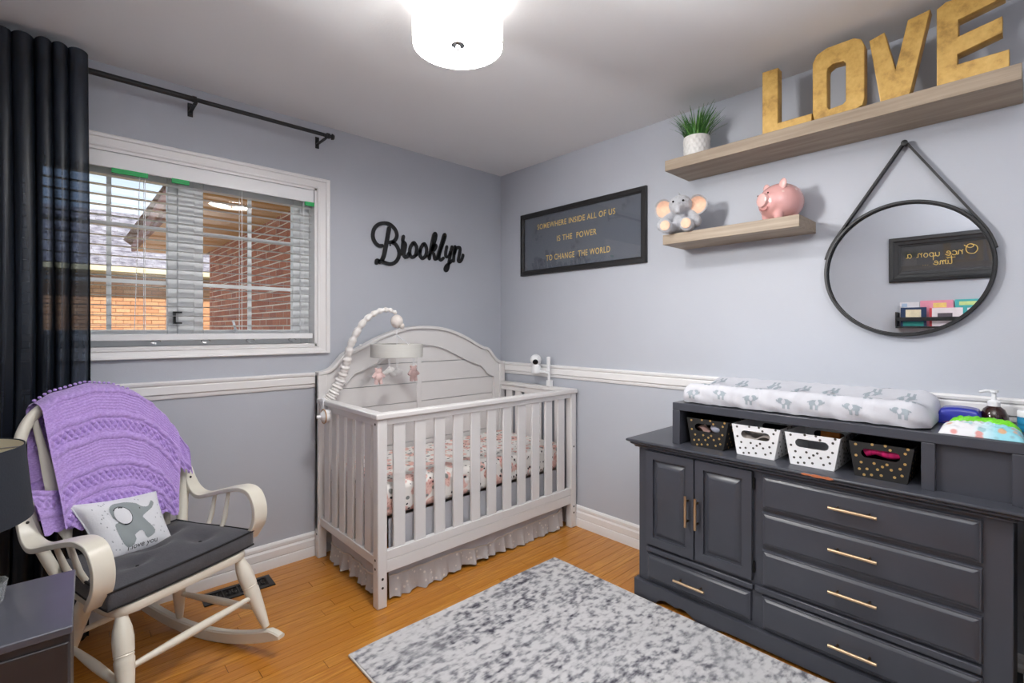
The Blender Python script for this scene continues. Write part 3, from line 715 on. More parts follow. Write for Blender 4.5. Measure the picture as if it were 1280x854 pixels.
# ------------------------------------------------------------------ changing hutch on the dresser
HO = (-.21, -2.21, .752)
ht = thing('hutch_organizer', 'charcoal low hutch with open cubbies standing on top of the dresser', 'shelf', HO)
hp = opart(ht, HO)
HX = -.40; yR = -2.80
hp('top_board', MB().box(HX, -.02, yR, -1.635, .906, .940), DRES, bevel=.003)
hp('side_panel', MB().box(HX, -.02, -1.671, -1.635, .752, .906), DRES, bevel=.002)
hp('side_panel', MB().box(HX, -.02, yR, -2.724, .752, .906), DRES, bevel=.002)
hp('divider', MB().box(HX, -.02, -2.551, -2.516, .752, .906), DRES, bevel=.002)
hp('back_panel', MB().box(-.034, -.02, -2.73, -1.66, .752, .906), DRES)
hp('recessed_panel', MB().box(HX + .022, HX + .03, -2.724, -2.551, .752, .906), DRES)
# baskets
def holed(w0, w1, h, hole=True, hz=.70, hw=.30, hh=.085):
    o = [(-w0 / 2, 0), (w0 / 2, 0), (w1 / 2, h), (-w1 / 2, h)]
    hs = []
    if hole:
        a = hw * w1; r = hh * w1; c = hz * h
        hs = [[(a - r + r * math.cos(t), c + r * math.sin(t)) for t in [-math.pi / 2 + math.pi * k / 8 for k in range(9)]] + [(-(a - r) + r * math.cos(t), c + r * math.sin(t)) for t in [math.pi / 2 + math.pi * k / 8 for k in range(9)]]]
    return o, hs
DOTS = [(.09, .92), (.27, .86), (.44, .83), (.66, .88), (.90, .84), (.20, .77), (.80, .70), (.07, .60), (.22, .68), (.33, .60), (.50, .58), (.62, .46), (.72, .56), (.92, .55), (.15, .42), (.39, .44), (.54, .38), (.25, .25), (.45, .28), (.70, .33), (.85, .40), (.33, .10), (.52, .13), (.77, .14), (.10, .22), (.90, .22), (.18, .07), (.93, .97), (.37, .97), (.58, .98)]
CARDB = M('black_card', (24, 23, 23), .6); CARDW = M('white_card', (232, 232, 234), .6); GOLDD = M('gold_foil_dot', (214, 178, 112), .35, .6); BLKD = M('dark_dot', (70, 66, 62), .5)
def basket(y0, y1, yb0, yb1, zt, cardm, dotm, label, x_front=-.378):
    yc = (y0 + y1) / 2; wt = abs(y1 - y0); wb = abs(yb1 - yb0); h = zt - .752; depth = .235
    org = (x_front + depth / 2, yc, .752)
    b = thing('dotted_basket', label, 'basket', org, 0, 'polka dot baskets in the hutch')
    f = opart(b, (0, 0, 0)); inn = .016
    def frontM(sgn):
        return axes((0, -sgn, 0), (sgn * inn / h * -0 + 0, 0, 1), (-sgn, 0, 0), (-sgn * (depth / 2 - .002), 0, 0))
    outer, hs = holed(wb, wt, h)
    for sgn in (1, -1):
        nm = 'front_panel' if sgn == 1 else 'back_panel'
        pl = MB().plate(outer, hs, .003, frontM(sgn)); f(nm, pl, cardm)
        dm = MB()
        for (u, v_) in DOTS:
            x = (u - .5) * (wb + (wt - wb) * v_) * .96; y = v_ * h
            if hs and abs(y - .70 * h) < .115 * wt and abs(x) < .33 * wt: continue
            dm.add([(px, py, .0019) for px, py in circ(x, y, .0046, 10)], [tuple(range(10))], frontM(sgn))
        f('dot_print', dm, dotm, fix=False, smooth=False, kind='stuff')
    for sgn in (1, -1):
        q = [(-depth / 2, -sgn * wb / 2 * 1, 0), (depth / 2, -sgn * wb / 2, 0), (depth / 2, -sgn * wt / 2, h), (-depth / 2, -sgn * wt / 2, h)]
        q2 = [(p[0], p[1] + sgn * .003, p[2]) for p in q]
        f('side_panel', MB().add(q + q2, [(0, 1, 2, 3), (7, 6, 5, 4), (0, 4, 5, 1), (1, 5, 6, 2), (2, 6, 7, 3), (3, 7, 4, 0)]), cardm, smooth=False)
        dm = MB()
        for (u, v_) in DOTS:
            cx = (u - .5) * depth * .94; cz = v_ * h * .97; yy = -sgn * (wb / 2 + (wt - wb) / 2 * v_ * .97 + .0008)
            dm.add([(cx + px, yy, cz + pz) for px, pz in circ(0, 0, .0046, 10)], [tuple(range(10))])
        f('dot_print', dm, dotm, fix=False, smooth=False, kind='stuff')
    f('base_panel', MB().box(-depth / 2, depth / 2, -wb / 2, wb / 2, .0005, .004), cardm)
    return b
basket(-1.694, -1.881, -1.721, -1.864, .876, CARDB, GOLDD, 'black basket with gold dots at left end of hutch')
basket(-1.895, -2.084, -1.920, -2.066, .876, CARDW, BLKD, 'white basket with dark dots second from left in hutch, cloth in handle')
basket(-2.100, -2.287, -2.120, -2.267, .874, CARDW, BLKD, 'white basket with dark dots third from left in hutch, empty handle slot')
basket(-2.312, -2.496, -2.333, -2.481, .874, CARDB, GOLDD, 'black basket with gold dots beside the hutch divider holding pink cloth')
def small(mb, name, mat, label, cat, loc, **k):
    return tag(mb.build(name, mat, None, loc=loc, **k), label, cat)
small(MB().ell((0, 0, 0), (.022, .030, .022)), 'ball', M('pale_ball', (214, 218, 236), .4), 'pale round ball inside the leftmost black basket', 'ball', (-.335, -1.815, .838))
small(MB().grid(20, 12, lambda u, v: (-.04 + .08 * v, (u - .5) * .10, .012 * math.sin(u * 9 + v * 4) + .01 * math.sin(v * 8))), 'cloth', M('blush_cloth', (204, 166, 156), .9), 'folded blush cloth inside the leftmost black basket', 'cloth', (-.31, -1.775, .822), fix=False)
small(MB().grid(24, 12, lambda u, v: (-.045 + .08 * v, (u - .5) * .13, .012 * math.sin(u * 7 + v * 3) + .012 * math.sin(v * 7))), 'cloth', M('taupe_cloth', (190, 180, 172), .9), 'crumpled taupe cloth in the white basket left of centre', 'cloth', (-.315, -1.985, .822), fix=False)
small(MB().tube(spline([(-.0, .05, 0), (.0, .02, .012), (.0, -.02, .004), (0, -.05, .010)], 6), .017, 10), 'cloth', M('pink_stripe_cloth', (214, 30, 110), .7, var=.5, stretch=(1, 60, 1), vscale=1.2), 'hot pink cloth showing through the right black basket handle', 'cloth', (-.345, -2.405, .835))
small(MB().box(-.03, .03, -.035, .035, 0, .128), 'small_box', M('orange_pack', (226, 132, 40), .5, var=.35, vscale=22), 'orange patterned pack behind the third basket in hutch', 'box', (-.11, -2.195, .753), bevel=.004)
# dark bin at the far right end
bn = thing('storage_bin', 'tall black bin standing at the right end of dresser', 'bin', (-.22, -2.94, 0))
f = opart(bn, (0, 0, 0))
f('body', MB().frustum((-.17, .17, -.14, .14), (-.19, .19, -.155, .155), 0, .62), BLACKW, bevel=.01); f('lid', MB().box(-.2, .2, -.16, .16, .621, .66), BLACKW, bevel=.008)

# ------------------------------------------------------------------ changing pad with elephant cover
PO = (-.205, -2.10, .941)
pad = thing('changing_pad', 'contoured changing pad in white cover printed with grey elephants on hutch', 'changing pad', PO)
pL, pW = .435, .172
def padpt(s_, t_, off=0.0):
    """s across (-1 front .. 1 back around the top), t along (-1 left .. 1 right)"""
    e = min(1, (1 - abs(t_)) / .13); rnd = math.sqrt(max(0, 1 - (1 - e) ** 2))
    prof = [(-1.0, .004), (-1.06, .03), (-1.05, .062), (-.98, .083), (-.86, .09), (-.5, .080), (0, .072), (.5, .082), (.84, .098), (.97, .092), (1.04, .065), (1.05, .03), (1.0, .004)]
    f_ = (s_ + 1) / 2 * (len(prof) - 1); i = min(int(f_), len(prof) - 2); k = f_ - i
    k2 = k * k * (3 - 2 * k) if False else k
    a = [prof[max(0, min(len(prof) - 1, i + d))] for d in (-1, 0, 1, 2)]
    cr = lambda p, q, r, s2: .5 * (2 * q + (r - p) * k2 + (2 * p - 5 * q + 4 * r - s2) * k2 ** 2 + (-p + 3 * q - 3 * r + s2) * k2 ** 3)
    x = cr(*[q[0] for q in a]); z = cr(*[q[1] for q in a])
    x *= pW * (.80 + .20 * rnd); z = .004 + (z - .004) * (.35 + .65 * rnd)
    y = -t_ * pL
    wr = .0028 * math.sin(t_ * 31 + x * 40) + .0022 * math.sin(t_ * 55 - x * 90) + .0016 * math.sin(t_ * 17 + z * 120)
    cz = .04; d = math.hypot(x, z - cz) + 1e-6
    return (x + x / d * (wr + off) * .9, y, z + (z - cz) / d * (wr + off) + off * .4)
PADW = M('pad_cover', (204, 205, 212), .9, bs=.15, bscale=90)
pm = MB().grid(48, 90, lambda u, v: padpt(u * 2 - 1, v * 2 - 1))
nv_ = 49
pm.f.append(tuple(range(nv_))); pm.f.append(tuple(reversed(range(90 * nv_, 91 * nv_))))
pm.build('pad_body', PADW, pad, fix=True)
def eleph(x, y):
    """small printed elephant silhouette in a unit cell, facing right"""
    if math.hypot((x + .12) / .42, (y + .02) / .30) < 1 and not (abs(x + .12) < .12 and y < -.18): return not math.hypot((x - .10) / .16, (y - .06) / .2) < 1
    if .0 < x < .6 and math.hypot((x - .34) / .24, (y - .12) / .24) < 1: return True
    if .45 < x < .72 and abs(y - (.12 - .5 * (x - .45) + 1.2 * max(0, x - .58))) < .08: return True
    if y < 0 and y > -.52 and (.1 < abs(x + .12) < .32): return True
    if x < -.5 and x > -.68 and abs(y - .1 - (x + .5) * .3) < .05: return True
    return False
ec = MB(); rr = random.Random(4)
for jt in range(7):
    for js in range(4):
        t0 = -.84 + jt * .275 + (.1 if js % 2 else 0) + rr.uniform(-.03, .03); s0 = -.72 + js * .42 + rr.uniform(-.03, .03)
        fl = rr.choice((-1, 1)); up = -1 if js >= 2 and rr.random() < .5 else 1
        if abs(t0) > .93: continue
        fl2 = 1 if js == 0 else up
        ec.mask(eleph, (-.75, .75, -.55, .45), 40, lambda x, y, t0=t0, s0=s0, fl=fl, fl2=fl2: padpt(max(-1, min(1, s0 + y * .25 * fl2)), max(-1, min(1, t0 + x * .098 * fl)), .0012))
ec.build('elephant_print', M('grey_print', (160, 170, 178), .9), pad, fix=False, kind='stuff')

# things beside the pad on the hutch
dpk = thing('diaper_pack', 'white and aqua printed diaper pack lying on hutch front edge', 'diapers', (-.335, -2.655, .941))
f = opart(dpk, (0, 0, 0))
def pill(x0, x1, y0, y1, h, sd):
    return lambda u, v: (x0 + (x1 - x0) * u, y0 + (y1 - y0) * v, h * (max(0, 1 - abs(2 * u - 1) ** 3.0) ** .5) * (max(0, 1 - abs(2 * v - 1) ** 4) ** .5) + (.004 * math.sin(u * 11 + sd) * math.sin(v * 13 + sd) + .0028 * math.sin(u * 31 + v * 19 + sd) + .002 * math.sin(v * 47 - u * 12)) * min(1, 6 * min(u, 1 - u, v, 1 - v)))
def diaperm():
    m, nt, b = nodes('diaper_print'); v = coords(nt); vo = N(nt, 'ShaderNodeTexVoronoi'); vo.inputs['Scale'].default_value = 34; nt.links.new(v, vo.inputs['Vector'])
    hue = ramp(nt, vo.outputs['Color'], [(.2, lin((214, 120, 110))), (.45, lin((232, 160, 90))), (.65, lin((110, 110, 120))), (.85, lin((150, 206, 214)))])
    sx = N(nt, 'ShaderNodeSeparateXYZ'); nt.links.new(v, sx.inputs[0])
    basec = ramp(nt, sx.outputs['Y'], [(0, lin((150, 214, 224))), (.002, lin((214, 236, 240))), (.02, lin((240, 240, 242)))])
    md = N(nt, 'ShaderNodeMapRange'); md.inputs[1].default_value = -.1; md.inputs[2].default_value = .1; nt.links.new(sx.outputs['Y'], md.inputs[0])
    basec = ramp(nt, md.outputs[0], [(.30, lin((140, 206, 220))), (.45, lin((196, 226, 234))), (.6, lin((222, 222, 226)))])
    nt.links.new(mixc(nt, ramp(nt, vo.outputs['Distance'], [(.26, (.8,) * 3), (.4, (0, 0, 0))]), basec, hue), b.inputs['Base Color']); b.inputs['Roughness'].default_value = .45; return m
f('diaper', MB().grid(24, 36, pill(-.055, .06, .098, -.094, .036, 1)), diaperm(), fix=False)
f('green_trim', MB().grid(14, 36, pill(.03, .10, .09, -.09, .044, 3)), M('green_film', (112, 206, 40), .35, var=.2, vscale=20), fix=False)
f('diaper', MB().grid(20, 30, pill(.0, .09, .085, -.085, .032, 5)), diaperm(), fix=False)
wp = thing('wipes_pack', 'royal blue wipes pack lying behind the diapers on hutch', 'wipes', (-.11, -2.585, .941))
f = opart(wp, (0, 0, 0))
f('wrapper', MB().grid(24, 30, lambda u, v: (-.05 + .1 * u, .055 - .115 * v, (.052 + .006 * math.sin(v * 3.1)) * (max(0, 1 - abs(2 * u - 1) ** 10) ** .5) * (max(0, 1 - abs(2 * v - 1) ** 12) ** .5))), M('blue_film', (24, 40, 158), .3, coat=.3), fix=False)
f('red_band', MB().grid(20, 24, lambda u, v: (-.052 - .0 + .02 * u, .04 - .085 * v, .005 + .026 * math.sin(v * math.pi) * (u * .9 + .1))), M('red_film', (206, 84, 96), .35), fix=False)
pb_ = thing('pump_bottle', 'dark brown pump bottle with white pump head on hutch', 'bottle', (-.075, -2.672, .941))
f = opart(pb_, (0, 0, 0))
f('bottle', MB().lathe([(.034, 0), (.038, .004), (.038, .02), (.036, .035), (.028, .055), (.016, .066), (.014, .068)], 28), M('amber_plastic', (48, 22, 18), .15, coat=.5))
f('label', MB().lathe([(.0384, .004), (.0384, .018)], 28, caps=False), WHITEP, fix=False)
f('pump_collar', MB().lathe([(.0165, .064), (.0165, .080), (.012, .085), (.007, .087), (.006, .112), (.012, .113), (.012, .121), (0, .122)], 20, caps=False), WHITEP)
f('pump_spout', MB().tube([(0, 0, .117), (-.01, .02, .118), (-.018, .036, .113)], [.006, .005, .004], 8), WHITEP)
jr = thing('cream_jar', 'blue and white jar at the right end of hutch beside pump bottle', 'jar', (-.15, -2.765, .941))
f = opart(jr, (0, 0, 0))
f('jar', MB().lathe([(.034, 0), (.036, .003), (.036, .045), (.034, .048)], 28), M('jar_blue', (40, 140, 184), .25, var=.5, stretch=(1, 1, 30), vscale=2))
f('lid', MB().lathe([(.0365, .048), (.0365, .064), (.034, .068), (0, .069)], 28, caps=False), WHITEP)

# ------------------------------------------------------------------ floating shelves and what stands on them
def woodm(name, a, b_, ax):
    m, nt, b = nodes(name); st = {'y': (9, .9, 22), 'x': (.9, 9, 22)}[ax]
    v = coords(nt, st); n = noise(nt, v, 3.2, 6, .6)
    nt.links.new(ramp(nt, n, [(.3, lin(a)), (.7, lin(b_))]), b.inputs['Base Color']); b.inputs['Roughness'].default_value = .5; bump(nt, b, n, .08, .002); return m
OAKG = woodm('grey_oak', (138, 121, 102), (172, 155, 134), 'y')
ZU, ZL = 2.118, 1.752
u1 = MB().box(-.235, E0 - .001, -2.742, -1.503, ZU - .052, ZU).build('floating_shelf', OAKG, None, bevel=.0015)
tag(u1, 'long grey oak floating shelf holding the gold letters and plant', 'shelf', 'grey oak floating shelves')
u2 = MB().box(-.215, E0 - .001, -2.103, -1.480, ZL - .050, ZL).build('floating_shelf', OAKG, None, bevel=.0015)
tag(u2, 'short grey oak floating shelf holding the plush elephant and piggy bank', 'shelf', 'grey oak floating shelves')
def goldm():
    m, nt, b = nodes('gold_leaf'); v = coords(nt, (1, 1, 1)); n = noise(nt, v, 22, 5, .65)
    nt.links.new(ramp(nt, n, [(.30, lin((158, 122, 60))), (.48, lin((198, 158, 82))), (.7, lin((216, 178, 102)))]), b.inputs['Base Color'])
    b.inputs['Metallic'].default_value = .15; b.inputs['Roughness'].default_value = .42; bump(nt, b, n, .08, .003); return m
GOLD = goldm()
Lp = [(1.961, 0), (2.151, 0), (2.151, .033), (2.024, .033), (2.024, .268), (1.961, .271)]
Oo = [(2.160, 0), (2.300, 0), (2.322, .010), (2.328, .035), (2.328, .235), (2.318, .262), (2.295, .276), (2.205, .276), (2.168, .262), (2.154, .232), (2.154, .030), (2.158, .010)]
Oi = [(2.212, .030), (2.258, .034), (2.268, .044), (2.268, .190), (2.260, .202), (2.225, .204), (2.208, .194), (2.205, .180), (2.205, .040)]
Vp = [(2.377, 0), (2.462, 0), (2.519, .279), (2.457, .270), (2.422, .105), (2.389, .256), (2.343, .244)]
Ep = [(2.536, 0), (2.714, 0), (2.714, .058), (2.590, .058), (2.590, .092), (2.698, .118), (2.698, .172), (2.592, .152), (2.592, .208), (2.704, .232), (2.704, .284), (2.560, .284), (2.536, .270)]
for nm, pl, hs, lab in (('letter_l', Lp, [], 'gold letter L standing on the long shelf next to the plant'), ('letter_o', Oo, [Oi], 'gold letter O standing on the long shelf between L and V'),
                        ('letter_v', Vp, [], 'gold letter V standing on the long shelf between O and E'), ('letter_e', Ep, [], 'gold letter E standing on the long shelf at its right end')):
    o = MB().plate(pl, hs, .052, RW(0), bev=.003).build('gold_' + nm.replace('letter_', 'letter'), GOLD, None, loc=(-.198, 0, ZU + .0005))
    o.name = 'gold_letter'; tag(o, lab, 'letter', 'gold letters on the shelf')
# potted grass
pl = thing('potted_grass', 'artificial green grass in a white diamond-textured pot on the long shelf', 'plant', (-.125, -1.615, ZU + .0005))
f = opart(pl, (0, 0, 0))
def potp(u, v):
    a = 2 * math.pi * u; d = .0035 * abs(math.sin(a * 8 + v * 9)) * abs(math.sin(a * 8 - v * 9)) * min(1, 8 * v, 8 * (1 - v))
    r = .058 + .004 * v + d; return (r * math.cos(a), r * math.sin(a), .112 * v)
pt = MB().grid(96, 24, potp, cu=True); pt.lathe([(.062, .112), (.058, .114), (.055, .110), (.054, .095), (0, .095)], 48, caps=False); pt.lathe([(0, 0), (.058, 0)], 48, caps=False)
f('pot', pt, M('white_ceramic', (236, 234, 230), .4))
LEAF = [M('grass_green', (58, 112, 44), .5, var=.25, vscale=30), M('grass_green_pale', (108, 160, 78), .5, var=.2, vscale=30)]
rr = random.Random(12)
for k in range(200):
    a = rr.uniform(0, 6.283); r0 = .05 * math.sqrt(rr.random()); ln = rr.uniform(.10, .168); out = rr.uniform(.012, .05) + r0 * 1.2
    if k % 17 == 0: out += .03; ln *= .8
    c0 = Vector((r0 * math.cos(a), r0 * math.sin(a), .095)); a2 = a + rr.uniform(-.5, .5); d = Vector((math.cos(a2), math.sin(a2), 0)); sd = Vector((-d.y, d.x, 0))
    vs = []; n = 5
    for j in range(n + 1):
        t_ = j / n; p = c0 + d * out * t_ ** 1.7 + Vector((0, 0, ln * (t_ - .12 * t_ * t_))); w_ = .0036 * (1 - t_) ** .7 + .0002
        vs += [p - sd * w_, p + sd * w_ + d * .001]
    f('leaf', MB().add(vs, [(2 * j, 2 * j + 1, 2 * j + 3, 2 * j + 2) for j in range(n)]), LEAF[k % 4 == 0], fix=False)
# plush elephant
el = thing('plush_elephant', 'grey plush elephant with peach ears sitting on the short shelf', 'plush toy', (-.155, -1.548, ZL), R(14))
f = opart(el, (0, 0, 0))
GPL = M('grey_fur', (182, 183, 188), .95, var=.1, vscale=70, bs=.7, bscale=170, sheen=.4); PEA = M('peach_fur', (242, 200, 172), .95, var=.06, vscale=60, bs=.5, bscale=150, sheen=.3)
bd = MB().ell((.02, 0, .062), (.048, .052, .062)).ell((-.012, 0, .148), (.052, .058, .050)).ell((-.045, 0, .130), (.030, .034, .030))
bd.tube(spline([(-.060, -.002, .128), (-.074, -.004, .114), (-.079, -.004, .102), (-.083, -.004, .092)], 5), [.022, .021, .020, .019, .019, .018, .018, .017, .016, .016, .015, .015, .015, .014, .014, .014], 12)
for s_ in (-1, 1):
    bd.tube(spline([(.0, s_ * .036, .034), (-.05, s_ * .046, .030), (-.095, s_ * .050, .030)], 5), [.028] * 8 + [.032] * 3, 14)
    bd.ell((-.098, s_ * .050, .032), (.016, .033, .034), 14, 10)
    bd.tube(spline([(-.0, s_ * .046, .100), (-.03, s_ * .072, .070), (-.05, s_ * .084, .046)], 5), [.024] * 6 + [.026] * 5, 12).ell((-.052, s_ * .085, .046), (.025, .024, .026), 12, 8)
bod = f('body', bd, GPL)
rm = bod.modifiers.new('fuse', 'REMESH'); rm.mode = 'VOXEL'; rm.voxel_size = .0042; rm.use_smooth_shade = True
smo = bod.modifiers.new('soft', 'SMOOTH'); smo.iterations = 5
def earm(s_):
    def fn(off):
        def g(u, v):
            a = 2 * math.pi * u; r = v; y = .046 * math.cos(a) * r * (1 if math.cos(a) * s_ < 0 else 1.05); z = .052 * math.sin(a) * r
            z *= (1.15 if z < 0 else .8)
            xx = .008 * (r ** 2) * -2 + .012 * math.cos(a * 2) * r * r - off
            return (.004 + xx - .012 * r * r, s_ * .082 + y, .142 + z)
        return g
    m1 = MB().grid(28, 6, fn(-.006), cu=True).grid(28, 6, fn(.002), cu=True)
    n_ = 28 * 7; m1.f += [(6 * 28 + i, 6 * 28 + (i + 1) % 28, n_ + 6 * 28 + (i + 1) % 28, n_ + 6 * 28 + i) for i in range(28)]
    e = f('ear', m1, GPL)
    def gi(u, v):
        p = fn(.0045)(u, v * .84); return p
    f('ear_lining', MB().grid(28, 6, gi, cu=True), PEA, e)
for s_ in (-1, 1):
    earm(s_)
    f('foot_pad', MB().ell((-.113, s_ * .050, .033), (.004, .024, .025), 16, 10), PEA)
    f('eye', MB().ell((-.060, s_ * .024, .158), (.005, .0055, .0055), 12, 8), M('eye_black', (8, 8, 8), .1))
f('hair_tuft', MB().tube([(-.03, 0, .194), (-.04, .004, .206)], [.006, .002], 6), GPL)
# piggy bank
pg = thing('piggy_bank', 'glossy pink ceramic piggy bank at right end of the short shelf', 'piggy bank', (-.118, -1.995, ZL + .001), R(60))
f = opart(pg, (0, 0, 0))
PIG = M('pink_ceramic', (232, 176, 172), .18, var=.02, coat=.6); PIGL = M('pale_pink_ceramic', (240, 192, 186), .2, coat=.6)
b1 = MB().ell((0, -.008, .084), (.084, .098, .084), 32, 20).ell((-.006, .058, .080), (.054, .034, .052), 24, 14)
for sx in (-1, 1):
    for sy in (-.045, .04): b1.lathe([(.0, .0), (.014, .0), (.017, .003), (.020, .02), (.024, .05)], 16, Matrix.Translation((sx * .034, sy * .9, 0)), caps=False)
pb1 = f('body', b1, PIG); rm = pb1.modifiers.new('fuse', 'REMESH'); rm.mode = 'VOXEL'; rm.voxel_size = .0045; rm.use_smooth_shade = True
pb1.modifiers.new('soft', 'SMOOTH').iterations = 6
sn = axes((1, 0, 0), (0, 0, 1), (0, -1, 0)) 
f('snout', MB().lathe([(.0, .106), (.022, .105), (.029, .101), (.030, .09), (.028, .07)], 28, axes((1, 0, 0), (0, 0, -1), (0, 1, 0), (-.008, 0, .086)), caps=False), PIGL)
f('mouth', MB().tube([(-.008 + .024 * math.cos(a), .090 + .004 * math.sin(a) , .054 + .012 * math.sin(a)) for a in [math.pi + k * .26 for k in range(13)]], .0022, 6), M('pig_line', (188, 120, 116), .3))
for sx in (-1, 1):
    f('ear', MB().ell((0, 0, 0), (.020, .011, .028), 16, 10, Matrix.Translation((sx * .046 - .004, .028, .148)) @ Matrix.Rotation(sx * .35, 4, 'Y')), PIGL)
    f('eye', MB().ell((sx * .030 - .008, .092, .112), (.004, .004, .004), 10, 8), M('pig_eye', (90, 60, 60), .2))
sp = MB(); rr = random.Random(5)
for (th_, ph_) in ((2.6, .3), (3.0, -.25), (3.3, .45), (2.35, -.3), (3.7, .1), (3.9, .6), (2.9, .8), (4.3, .2), (.4, .3), (5.6, -.1)):
    c0 = Vector((.080 * math.cos(ph_) * math.cos(th_), -.008 + .096 * math.cos(ph_) * math.sin(th_), .089 + .080 * math.sin(ph_))); nn = Vector((c0.x / .0064, (c0.y + .008) / .0092, (c0.z - .089) / .0064)).normalized()
    sp.ell((0, 0, 0), (.009, .009, .0022), 12, 6, Matrix.Translation(c0 - nn * .0006) @ nn.to_track_quat('Z', 'Y').to_matrix().to_4x4())
f('spot', sp, M('pig_spot', (238, 204, 196), .25))
f('tail', MB().tube([(.0 + .010 * math.cos(k), -.104 - .002 * k, .095 + .010 * math.sin(k)) for k in [j * .5 for j in range(12)]], .004, 6), PIGL)

# ------------------------------------------------------------------ round mirror on a strap
MY, MZ = -2.411, 1.514
mi = thing('wall_mirror', 'round wall mirror with black rim hung on a leather strap below the long shelf', 'mirror', (E0, MY, MZ))
f = opart(mi, (E0, MY, MZ)); MM = RW(0); MM = axes((0, -1, 0), (0, 0, 1), (-1, 0, 0), (E0, MY, MZ))
f('rim', MB().lathe([(.254, .004), (.268, .004), (.268, .034), (.266, .036), (.259, .036), (.257, .034), (.257, .018), (.254, .018), (.254, .004)], 96, MM, caps=False), BLACK)
mg, nt, b = nodes('mirror_silver'); b.inputs['Base Color'].default_value = (.90, .91, .92, 1); b.inputs['Metallic'].default_value = 1; b.inputs['Roughness'].default_value = .0
f('glass', MB().lathe([(.258, .012), (.258, .016)], 96, MM), mg, smooth=False)
STRAP = M('black_leather', (24, 24, 26), .5, bs=.2, bscale=120)
pgx = (E0, -2.419, 2.012)
sb = MB(); hx = E0 - .006
def strap(pts):
    sb.tube([Vector((E0 - .020, y, z)) for y, z in pts], .0025, sq=True, ry=.014, up=None)
def strap2(pts):
    vs = []; fs = []; n = len(pts)
    for i, (y, z) in enumerate(pts):
        a, c = pts[max(i - 1, 0)], pts[min(i + 1, n - 1)]; d = Vector((c[0] - a[0], c[1] - a[1])).normalized(); nx, nz = -d.y * .0036, d.x * .0036
        for xx, sg in ((E0 - .006, 1), (E0 - .034, 1), (E0 - .034, -1), (E0 - .006, -1)): vs.append((xx, y + nx * sg, z + nz * sg))
    for i in range(n - 1):
        for k in range(4): fs.append((4 * i + k, 4 * i + (k + 1) % 4, 4 * i + 4 + (k + 1) % 4, 4 * i + 4 + k))
    fs += [(0, 1, 2, 3), (4 * n - 4, 4 * n - 1, 4 * n - 2, 4 * n - 3)]; sb.add(vs, fs)
def tang(sg):
    P = Vector((-2.419 - MY, 2.012 - MZ)); d = P.length; rad_ = .2712; a0 = math.atan2(P.y, P.x); da = math.acos(rad_ / d)
    a = a0 - sg * da; return [(MY + rad_ * math.cos(a - sg * .09 * k), MZ + rad_ * math.sin(a - sg * .09 * k)) for k in range(5)]
for sg in (-1, 1): strap2([(-2.419, 2.018)] + tang(sg))
f('strap', sb, STRAP, smooth=False)
f('peg', MB().lathe([(.006, 0), (.006, .034), (.011, .036), (.011, .042), (0, .043)], 16, axes((0, -1, 0), (0, 0, 1), (-1, 0, 0), (E0, -2.419, 2.008)), caps=False), BLACK)

# ------------------------------------------------------------------ framed quote on the right wall
qp = thing('framed_quote', 'wide black framed slate print with gold lettering SOMEWHERE INSIDE ALL OF US', 'picture', (E0, -.737, 1.877))
f = opart(qp, (E0, -.737, 1.877)); QY0, QY1, QZ0, QZ1 = .222, 1.254, 1.657, 2.097
FRM = M('black_frame', (34, 33, 34), .35, var=.1)
def frame_bars(f, y0, y1, z0, z1, wd, MX, mat, prof=None, nm='frame_bar'):
    prof = prof or [(0, 0), (0, .018), (.004, .022), (wd - .010, .022), (wd - .006, .016), (wd, .014), (wd, 0)]
    n = len(prof); cs = [(y0, z0, 1, 1), (y1, z0, -1, 1), (y1, z1, -1, -1), (y0, z1, 1, -1)]
    for i in range(4):
        a, b_ = cs[i], cs[(i + 1) % 4]; vs = []
        for c_ in (a, b_): vs += [(c_[0] + c_[2] * d, c_[1] + c_[3] * d, h) for d, h in prof]
        f(nm, MB().add(vs, [tuple(range(n)), tuple(range(n, 2 * n))] + [(k, (k + 1) % n, n + (k + 1) % n, n + k) for k in range(n)], MX), mat, angle=25)
frame_bars(f, QY0, QY1, QZ0, QZ1, .036, RW(E0), FRM)
def slatem(name, c0, c1):
    m, nt, b = nodes(name); v = coords(nt); vo = N(nt, 'ShaderNodeTexVoronoi'); vo.inputs['Scale'].default_value = 6.5; nt.links.new(v, vo.inputs['Vector'])
    s2 = N(nt, 'ShaderNodeTexVoronoi'); s2.inputs['Scale'].default_value = 30; nt.links.new(v, s2.inputs['Vector'])
    blot = ramp(nt, vo.outputs['Distance'], [(.30, (.75,) * 3), (.36, (0, 0, 0))])
    pet = mixc(nt, ramp(nt, s2.outputs['Distance'], [(.1, (0, 0, 0)), (.6, (1,) * 3)]), lin(c1), lin(c0))
    nt.links.new(mixc(nt, blot, lin(c0), pet), b.inputs['Base Color']); b.inputs['Roughness'].default_value = .7; return m
pr_ = f('print', MB().box(QY0 + .03, QY1 - .03, QZ0 + .03, QZ1 - .03, .004, .007, RW(E0)), slatem('slate_print', (92, 98, 109), (66, 71, 82)), smooth=False)
GOLDP = M('gold_print', (226, 194, 108), .5, 0, var=.12, vscale=18)
for body, y0, y1, zb_, hgt in (('SOMEWHERE INSIDE ALL OF US', .383, 1.037, 1.972, .037), ('IS THE  POWER', .566, .897, 1.868, .038), ('TO CHANGE  THE WORLD', .466, 1.0, 1.745, .039)):
    f('lettering', MB().text(body, axes((0, -1, 0), (0, 0, 1), (-1, 0, 0), (E0 - .0074, -y0, zb_)), fitw=y1 - y0, fith=hgt, bold=.010, spacing=1.12), GOLDP, pr_, smooth=False, fix=False)
f('glazing', MB().box(QY0 + .03, QY1 - .03, QZ0 + .03, QZ1 - .03, .0105, .012, RW(E0)), GLASSP, smooth=False)

